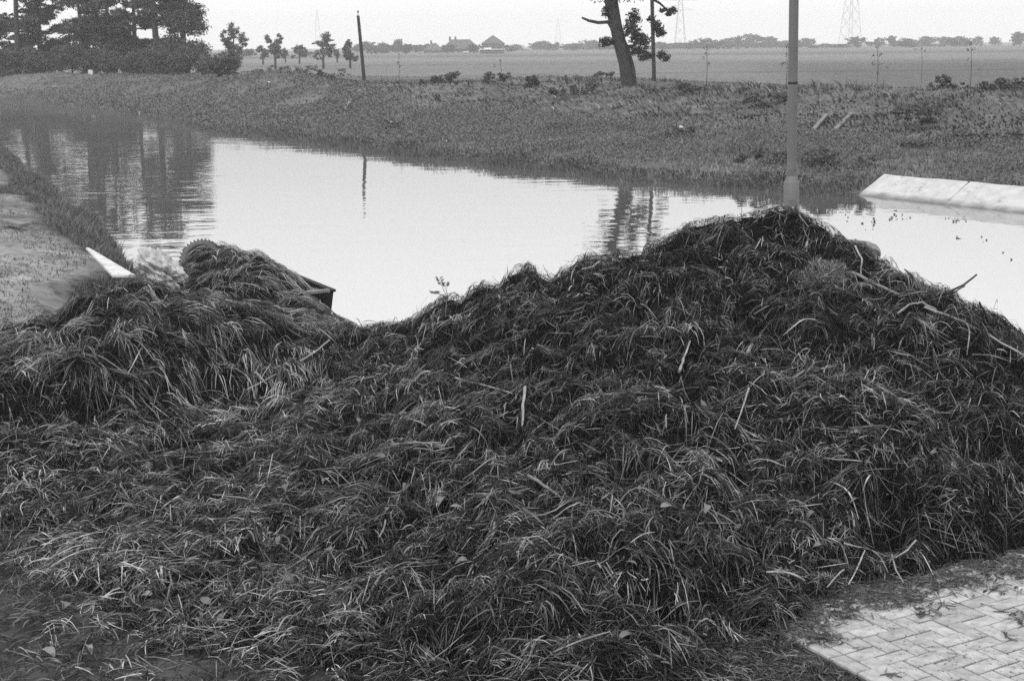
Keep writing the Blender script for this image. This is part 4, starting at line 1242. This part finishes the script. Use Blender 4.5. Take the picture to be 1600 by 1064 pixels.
# far tree belts: (px, top y, width px)
FAR = [(575,62,22),(596,66,22),(622,60,14),(640,70,26),(655,68,16),(560,68,26),(845,62,26),(858,68,20),(870,65,8),(835,72,14),
       (900,66,30),(921,63,30),(940,66,24),(1036,68,22),(1052,72,18),(1068,67,22),(1081,62,18),(1100,60,28),(1120,62,24),(1140,58,30),(1154,55,12),(1174,53,26),(1192,55,28),(1206,57,18),(1226,62,26),(1246,61,20),(1263,59,20),
       (1338,58,26),(1359,64,14),(1372,59,17),(1392,53,13),(1413,59,28),(1428,63,16),(1449,57,28),(1475,55,24),(1493,57,26),(1508,59,18),(1525,56,14),(1553,57,16),(1592,50,26),
       (392,74,16),(380,80,22),(480,80,20),(1290,68,22),(1310,69,22),(962,66,20),(985,70,26),(1010,72,24),(800,74,16),(820,78,18)] + [(x, 65 + (x * 7) % 6, 22) for x in range(1032, 1245, 15)] + [(x, 69 + (x * 5) % 5, 20) for x in list(range(884, 960, 14)) + list(range(1400, 1520, 18)) + list(range(586, 668, 16)) + [794, 806, 700, 740]] + [(x, 70.5, 26) for x in range(1272, 1335, 16)]
protos = []
for q in range(6):
    bl = [(rng.uniform(-.34, .34), rng.uniform(-.34, .34), rng.uniform(.15, .82), .24, .24, .19) for k in range(12)] + [(0, 0, .5, .4, .4, .42)] * 2
    protos.append(tree('far_tree', 'hazy round-crowned tree in the far tree belt across the fields', (0, 0, 0), [(0, 0, -.05, .035), (0, 0, .3, .028), (0, 0, .8, .01)], bl, 1300, .1, (.05, .09), 'tree', 'far tree belt'))
used = set()
for i, (px, ty, w) in enumerate(FAR):
    Y = (700 if px > 800 else 560) * rng.uniform(.92, 1.12)
    if px in (380, 392, 480): Y = 420
    b = ground_at(px, Y)
    top = (at_Y(px, ty, Y)[2] - b[2]) / .98
    q = i % 6
    o = protos[q] if q not in used else copy_tree(protos[q])
    used.add(q)
    o.location = b
    wm = w / F * Y
    o.scale = (wm / .78, wm / .78, top * 1.04); o.rotation_euler = (0, 0, rng.uniform(0, 6.28))
    tag(o, 'hazy tree by the farmhouses across the meadow' if 550 < px < 830 else 'hazy round-crowned tree in the belt behind the old leaning tree and lamp post' if 830 <= px < 1285 else
        'hazy round-crowned tree in the belt beyond the wide-footed pylon' if px >= 1285 else 'small hazy tree low behind the meadow trees', group='far trees by the farmhouses' if 550 < px < 830 else 'far belt behind the old tree' if 830 <= px < 1285 else 'far belt beyond the pylon' if px >= 1285 else 'far trees behind the meadow')
    if w <= 8:
        tag(o, 'narrow conical far tree standing alone before the distant pylon')
    elif px in (1392,):
        tag(o, 'far tree with small flat tuft crown on a tall stem')

# old leaning tree by the water
def build_old_tree():
    Y = 60.0
    b = ground_at(984, Y); s = Y / F
    B = at_Y(984, 131, Y); b[2] = min(b[2], B[2])
    root = tag(empty('old_tree', tuple(b)), 'old leaning tree with thick twin trunk, bare side branch and leafy tufts', 'tree')
    P = lambda x, y, dy=0: at_Y(x, y, Y + dy) - b
    rel = [P(974+7, 134), P(976, 100), P(969, 70), P(962, 40), P(956, 10), P(952, -25), P(945, -80)]
    link('trunk', MB().tube(rel, [.27, .25, .27, .26, .28, .26, .18], 12).mesh('trunk', True), M_BARK, root)
    link('trunk', MB().tube([P(990, 134, .1), P(986, 108, .1), P(977, 80, .1), P(970, 60, .1)], [.16, .17, .2, .16], 10).mesh('trunk', True), M_BARK, root)
    link('branch', MB().tube([P(958, 45), P(950, 35), P(935, 36), P(920, 33), P(909, 28)], [.12, .08, .07, .06, .04], 7).mesh('branch', True), M_BARK, root)
    for pts in ([P(968, 62), P(985, 50), P(992, 35)], [P(970, 75), P(990, 72), P(1003, 62)], [P(955, 5), P(985, -20), P(1030, 5), P(1045, 18)], [P(966, 72), P(955, 66), P(945, 62)], [P(950, -40), P(930, -80), P(915, -120)], [P(948, -60), P(985, -110), P(1010, -140)]):
        link('branch', MB().tube(pts, list(np.linspace(.1, .025, len(pts))), 6).mesh('branch', True), M_BARK, root)
    tufts = [(990,30,11,14),(984,45,9,10),(992,52,9,8),(947,20,6,8),(948,64,10,6),(944,68,7,5),(995,62,12,7),(1006,66,12,9),(996,80,14,6),(1002,58,8,6),(1028,45,9,8),(1024,38,7,5),(1032,52,8,6),(1012,88,9,6),(1034,86,8,6),(1040,92,6,5),(1004,91,6,4),(1046,20,6,5),(1052,16,5,5),(1036,16,5,3),(1018,30,6,4),
             (960,-20,40,20),(1000,-40,45,25),(930,-70,40,28),(975,-95,55,30),(1020,-110,40,26),(920,-120,35,25)]
    bl = [(*P(x, y, rng.uniform(-.4, .4)), rx * s, rx * s * .9, rz * s) for x, y, rx, rz in tufts]
    C = np.concatenate([np.array(t[:3]) + np.clip(rng.normal(0, .5, (m, 3)), -1.1, 1.1) * np.array(t[3:6]) for t in bl for m in [int(70 + 2600 * t[3] * t[5])] if True])
    link('crown', leaf_mesh_np('crown', C, rng.uniform(.07, .14, len(C)), rng.uniform(.03, .085, len(C))), M_LEAF, root)
build_old_tree()

# saplings planted along the dike's crest
for px, y0, y1, Y, tf, lab in [(1104, 132, 73, 66, [(1104,75),(1104,84),(1100,92),(1107,100)], 'thin staked sapling with a few leaf tufts on the dike crest'),
                          (1229, 128, 70, 62, [(1229,72),(1224,100),(1230,86),(1222,101)], 'sapling half hidden by the lamp post'),
                          (1371, 128, 74, 64, [(1371,75),(1366,87),(1374,86),(1364,101),(1376,101),(1386,105),(1372,115)], 'sapling with widest leaf tufts in front of the dark crop'),
                          (1517, 128, 66, 64, [(1517,68),(1512,78),(1520,77),(1530,108),(1512,94)], 'sparse sapling before the far right tree belt'),
                          (1440, 120, 75, 90, [(1440,77),(1430,78),(1445,80)], 'wispy sapling between the two fuller ones'),
                          (782, 128, 92, 75, [(774,103),(782,95)], 'bare thin sapling before the square farmhouse'),
                          (623, 128, 84, 78, [(624,86),(622,98),(625,106)], 'bare thin sapling near the leaning wooden pole')]:
    b = at_Y(px, y0, Y); b[2] = min(b[2], float(terrain(np.array([b[0]]), np.array([Y]))[0]))
    root = tag(empty('sapling', tuple(b)), lab, 'sapling', 'saplings along the dike crest')
    link('trunk', MB().tube([np.zeros(3), at_Y(px + 1, (y0+y1)/2, Y) - b, at_Y(px, y1, Y) - b], [.016, .012, .007], 6).mesh('trunk'), M_BARK, root)
    C = np.concatenate([at_Y(x, y, Y) - b + rng.normal(0, .05, (12, 3)) for x, y in tf])
    link('crown', leaf_mesh_np('crown', C, rng.uniform(.04, .09, len(C)), rng.uniform(.05, .1, len(C))), M_LEAF, root)

# bushes and tall weeds on the bank
for px, py, Y, w, h, lab in [(776, 129, 72, .7, .75, 'dark low bush on the dike crest below the square farmhouse'), (835, 128, 70, .6, .55, 'low bush on the crest between farmhouse and old tree'),
        (872, 133, 67, .4, .35, 'small dark tuft on the crest near the old tree'), (700, 122, 78, .8, .8, 'loose tall bush on the crest before the farmhouses'), (685, 128, 77, 1.2, .7, 'wide low bush on the crest under the loose tall one'),
        (915, 132, 66, .7, .6, 'low bush just before the old tree'), (1075, 140, 60, .9, .55, 'dark bush right of the bare pole'), (1200, 150, 54, .9, .5, 'dark bush beside the lamp post on the dike'), (1480, 140, 53, 1.1, .5, 'wide dark bush on the crest behind the lined slope'),
        (1435, 170, 46, .95, .8, 'large dark bush on the dike slope behind the lined slope'), (1570, 148, 50, 1.0, .45, 'dark bush on the crest at the slope end'), (1556, 200, 41, 1.8, .35, 'long low dark weed patch below the crest'), (1460, 202, 41, 1.3, .28, 'low weed patch above the pale lining'),
        (945, 118, 76, .6, .35, 'small bush lying back in the meadow beside the old tree'), (460, 120, 92, 2.6, .9, 'broad leafy hump on the dike crest below the meadow trees'), (505, 118, 92, 1.8, .9, 'leafy hump on the crest under the round meadow tree'), (420, 122, 92, 1.6, .7, 'sloping leafy hump on the crest beside the rounded bush'), (1300, 262, 36.5, 1.0, .5, 'leafy waterside bush beside the lamp post'), (1270, 255, 37.5, .9, .5, 'leafy waterside weeds right behind the lamp post'), (1190, 262, 38, .9, .45, 'leafy waterside weeds before the lamp post'),
        (610, 192, 56, .5, .35, 'dark weed tuft on the berm near the pale litter'), (1060, 215, 47, .6, .35, 'dark weed tuft in the middle of the berm'), (875, 203, 51, .5, .3, 'dark weed tuft on the berm below the old tree')]:
    p = at_Y(px, py, Y); z = float(terrain(np.array([p[0]]), np.array([Y]))[0])
    b = np.array([p[0], Y, z - .05])
    bl = [(rng.uniform(-.75, .75) * w, rng.uniform(-.4, .4), h * rng.uniform(.2, .9), w * .3, .3, h * .3) for k in range(7)]
    tree('bank_bush', lab, b, None, bl, 1500, .085, (.065, .13), 'bush', 'bushes on the far bank')

# ------------------------------------------------------------------ poles, pylons, farmhouses
def pole(name, label, pix, Y, r0, r1, top_pin=True):
    a, c = at_Y(*pix[0], Y), at_Y(*pix[1], Y)
    g = float(terrain(np.array([a[0]]), np.array([Y]))[0])
    a2 = a + (a - c) * ((a[2] - (g - .3)) / (c[2] - a[2])) if a[2] > g - .3 else a
    root = tag(empty(name, tuple(a2)), label, 'pole')
    link('shaft', MB().tube([np.zeros(3), (c - a2) * .5, c - a2], [r0, (r0 + r1) / 2, r1], 10).mesh('shaft', True), M_WOODPOLE, root)
    if top_pin:
        t = c - a2
        link('insulator_pin', MB().tube([t, t + [0, 0, .16], t + [0, 0, .2], t + [0, 0, .28]], [.02, .02, .055, .04], 8).mesh('insulator_pin'), M_WOODPOLE, root)
pole('wooden_pole', 'wooden pole leaning left on the dike crest before the meadow trees', [(569, 125), (559.5, 25)], 84, .11, .085)
pole('wooden_pole', 'upright dark wooden pole right beside the old leaning tree', [(1022, 122), (1018, -30)], 70, .1, .09)

def pylon(label, px, base_y, Y, H, bw, arms, twist=0.0):
    b = ground_at(px, Y)
    root = tag(empty('pylon', tuple(b)), label, 'pylon', 'distant power pylons')
    lv = [0, .2, .38, .54, .68, .8, .9, 1.0]
    hw = lambda t: bw / 2 * (1 - t) ** .9 * .92 + bw * .06
    co, si = math.cos(twist), math.sin(twist)
    rot = lambda x, y, z: (x*co - y*si, x*si + y*co, z)
    cs = [(-1,-1),(1,-1),(1,1),(-1,1)]
    r = .085
    for sx, sy in cs:
        link('leg', MB().tube([rot(sx*hw(t), sy*hw(t), t*H) for t in lv], r, 4).mesh('leg'), M_STEEL, root)
    mb = MB()
    for a, c in zip(lv[:-1], lv[1:]):
        for k in range(4):
            p, q = cs[k], cs[(k+1) % 4]
            mb.tube([rot(p[0]*hw(a), p[1]*hw(a), a*H), rot(q[0]*hw(c), q[1]*hw(c), c*H)], r*.6, 4)
            mb.tube([rot(q[0]*hw(a), q[1]*hw(a), a*H), rot(p[0]*hw(c), p[1]*hw(c), c*H)], r*.6, 4)
    link('bracing', mb.mesh('bracing'), M_STEEL, root)
    for t, hs in arms:
        mb = MB()
        for sy in (-1, 1):
            mb.tube([rot(-hs, 0, t*H), rot(0, sy*hw(t), t*H - .2), rot(hs, 0, t*H)], r*.8, 4)
        mb.tube([rot(-hs, 0, t*H), rot(0, 0, t*H + 1.8), rot(hs, 0, t*H)], r*.7, 4)
        link('cross_arm', mb.mesh('cross_arm'), M_STEEL, root)
pylon('lattice power pylon with cross arm beyond the old leaning tree', 1062, 76, 900, 36, 6.4, [(.64, 8.5), (.8, 10.5), (.95, 6)])
pylon('wide-footed lattice power pylon standing alone above the open field', 1327, 71, 760, 42, 8.4, [(.72, 8), (.9, 9)], R(40))
pylon('small distant power pylon beyond the square farmhouse', 872, 82, 1500, 29, 7.0, [(.9, 11)])
pylon('faint distant power pylon above the meadow trees', 498, 84, 1750, 46, 8.0, [(.85, 9)])

def house(name, label, px0, px1, base_y, eave_y, top_y, Y, ridge, depth, rz=0.0, chim=(), nwin=3):
    cx = (px0 + px1) / 2
    b = ground_at(cx, Y)
    w = (px1 - px0) / F * Y
    he = at_Y(cx, eave_y, Y)[2] - b[2]; ht = at_Y(cx, top_y, Y)[2] - b[2]
    root = tag(empty(name, tuple(b)), label, 'house'); root.rotation_euler = (0, 0, rz)
    link('wall', MB().box((0, depth/2, he/2 - .2), (w*.94, depth*.94, he + .4)).mesh('wall'), M_WALL, root)
    rh = ridge * w / 2; mb = MB()
    e = [(-w/2, 0, he), (w/2, 0, he), (w/2, depth, he), (-w/2, depth, he)]
    t = [(-rh, depth/2 - .05, ht), (rh, depth/2 - .05, ht), (rh, depth/2 + .05, ht), (-rh, depth/2 + .05, ht)]
    mb.hull8([(x, y, z - .25) for x, y, z in e], e); mb.hull8(e, t)
    mb.f = [f for i, f in enumerate(mb.f) if i not in (1, 6)]
    rf = link('roof', mb.mesh('roof'), M_ROOF, root)
    for x in chim:
        link('chimney', MB().box((x*w, depth/2, ht + .2), (.7, .7, 1.8)).mesh('chimney'), M_WALL, rf)
    for k in range(nwin):
        x = (k + .5) / nwin * w * .8 - w * .4
        wd = link('window', MB().box((x, depth*.03 - .03, min(he*.55, 1.6)), (1.1, .08, 1.3)).mesh('window'), M_GLASS, root)
        link('frame', MB().box((x, depth*.03 - .06, min(he*.55, 1.6) - .72), (1.3, .14, .12)).mesh('frame'), M_PALE, wd)
house('farmhouse', 'long low farmhouse with broad hipped roof and two chimneys', 691, 748, 90, 76, 62, 560, .5, 12, 0, (-.29, -.14), 4)
house('farmhouse', 'tall square farmhouse with pyramid roof', 752, 789, 87, 68.5, 55.5, 555, .03, 9.0, 0, (), 3)
house('barn', 'small gabled barn with chimneys left of the long farmhouse', 662, 692, 90, 79, 68, 575, .25, 10, 0, (-.12,), 2)
def build_sheds():
    b = ground_at(769, 470); root = tag(empty('low_shed', tuple(b)), 'low shed with bright pale roof before the square farmhouse', 'shed')
    w = 38 / F * 470
    link('wall', MB().box((0, 2, .55), (w*.96, 3.6, 1.5)).mesh('wall'), M_WALL, root)
    link('roof', MB().box((0, 2, 1.42), (w, 4.2, .22)).mesh('roof'), M_PALE, root)
    link('raised_roof', MB().box((-w*.18, 3, 1.75), (w*.3, 2.2, .42)).mesh('raised_roof'), M_PALE, root)
    b = ground_at(728, 500); root = tag(empty('cold_frame', tuple(b)), 'small pale sheeted frame before the long farmhouse', 'frame')
    link('sheet', MB().box((0, 0, .55), (2.0, 1.5, .35)).mesh('sheet'), M_PALE, root)
    link('side', MB().box((0, 0, .15), (1.9, 1.4, .44)).mesh('side'), M_WALL, root)
build_sheds()

# ------------------------------------------------------------------ timber and litter on the far bank, planks on the near one
def lying(name, label, a, c, Ya, Yc, r, mat, cat):
    p, q = at_Y(*a, Ya), at_Y(*c, Yc)
    for v in (p, q): v[2] = float(terrain(v[:1], v[1:2])[0]) + .10
    m = (p + q) / 2
    d = q - p; L = np.linalg.norm(d); d /= L
    s = np.cross(d, [0, 0, 1]); s /= np.linalg.norm(s); u = np.cross(s, d)
    pts = lambda k: [(-d*L/2 - s*r)*1 + u*k, (d*L/2 - s*r) + u*k, (d*L/2 + s*r) + u*k, (-d*L/2 + s*r) + u*k]
    o = link(name, MB().hull8(pts(-.03), pts(.03)).mesh(name), mat); o.location = m
    tag(o, label, cat)
lying('plank', 'pale plank lying aslant on the dike slope nearer the lamp post', (1272, 185), (1292, 168), 46.5, 49.5, .06, M_STICKMID, 'plank')
lying('plank', 'pale plank lying aslant on the dike slope before the large dark bush', (1306, 187), (1331, 167), 46, 49.2, .07, M_STICKMID, 'plank')
lying('plank', 'short pale plank on the dike slope below the leaning wooden pole', (539, 167), (548, 153), 67, 71, .06, M_STICK, 'plank')
lying('plank', 'grey plank lying on the sandy ground of the near bank', (9, 367), (39, 372), 24.3, 24.0, .09, M_STICKMID, 'plank')
for px, py, Y, s, lab in [(613, 204, 57, .09, 'white scrap of litter on the berm by the dark weed tuft'), (142, 119, 120, .22, 'small white marker post at the foot of the grove'), (1064, 202, 49, .07, 'thin white scrap of litter in the middle of the berm'), (421, 144, 82, .07, 'pale scrap on the dike slope below the leafy humps')]:
    p = at_Y(px, py, Y); z = float(terrain(p[:1], p[1:2])[0])
    tall = 'marker' in lab
    mb = MB().hull8([(-s,-s*.6,0),(s,-s*.8,0),(s*.8,s,0),(-s*.9,s*.7,0)], [(-s*.7,-s*.4,s*(2.4 if tall else .9)),(s*.8,-s*.5,s*(2.2 if tall else .5)),(s*.6,s*.7,s*(2.3 if tall else .7)),(-s*.6,s*.5,s*(2.4 if tall else 1.1))])
    o = link('marker_post' if tall else 'litter_scrap', mb.mesh('litter'), M_BOARD); o.location = (p[0], Y, z + (0 if tall else .12))
    tag(o, lab, 'post' if tall else 'litter')

def build_floating():
    C = []
    for px, py, n in [(1365, 345, 7), (1412, 345, 9), (1420, 338, 5), (1492, 345, 6), (1325, 335, 3), (1530, 374, 5), (1345, 350, 4), (1590, 408, 3), (1503, 345, 5), (395, 400, 2), (1068, 300, 2)]:
        p = at_z(px, py, WZ)
        C.append(p + rng.normal(0, 1, (n, 3)) * [.16, .5, 0] + [0, 0, .006])
    C = np.concatenate(C)
    me = leaf_mesh_np('floating_weed', C, rng.uniform(.03, .075, len(C)), rng.uniform(.02, .06, len(C)))
    tag(link('floating_weed', me, M_LEAF), 'scattered specks of weed floating before the lined slope', 'weed scraps', kind='stuff')
build_floating()

# ------------------------------------------------------------------ haze
def build_haze():
    m = bpy.data.materials.new('haze'); m.use_nodes = True
    n, l = m.node_tree.nodes, m.node_tree.links
    n.clear()
    out = n.new('ShaderNodeOutputMaterial'); v = n.new('ShaderNodeVolumePrincipled')
    v.inputs['Color'].default_value = (.98, .98, .98, 1)
    v.inputs['Density'].default_value = 6.0e-4
    v.inputs['Anisotropy'].default_value = 0.0
    l.new(v.outputs[0], out.inputs['Volume'])
    o = link('haze', MB().box((0, 0, 23.5), (5000, 5000, 53)).mesh('haze'), m)
    tag(o, 'thin summer haze over the fields', 'haze', kind='stuff')
build_haze()
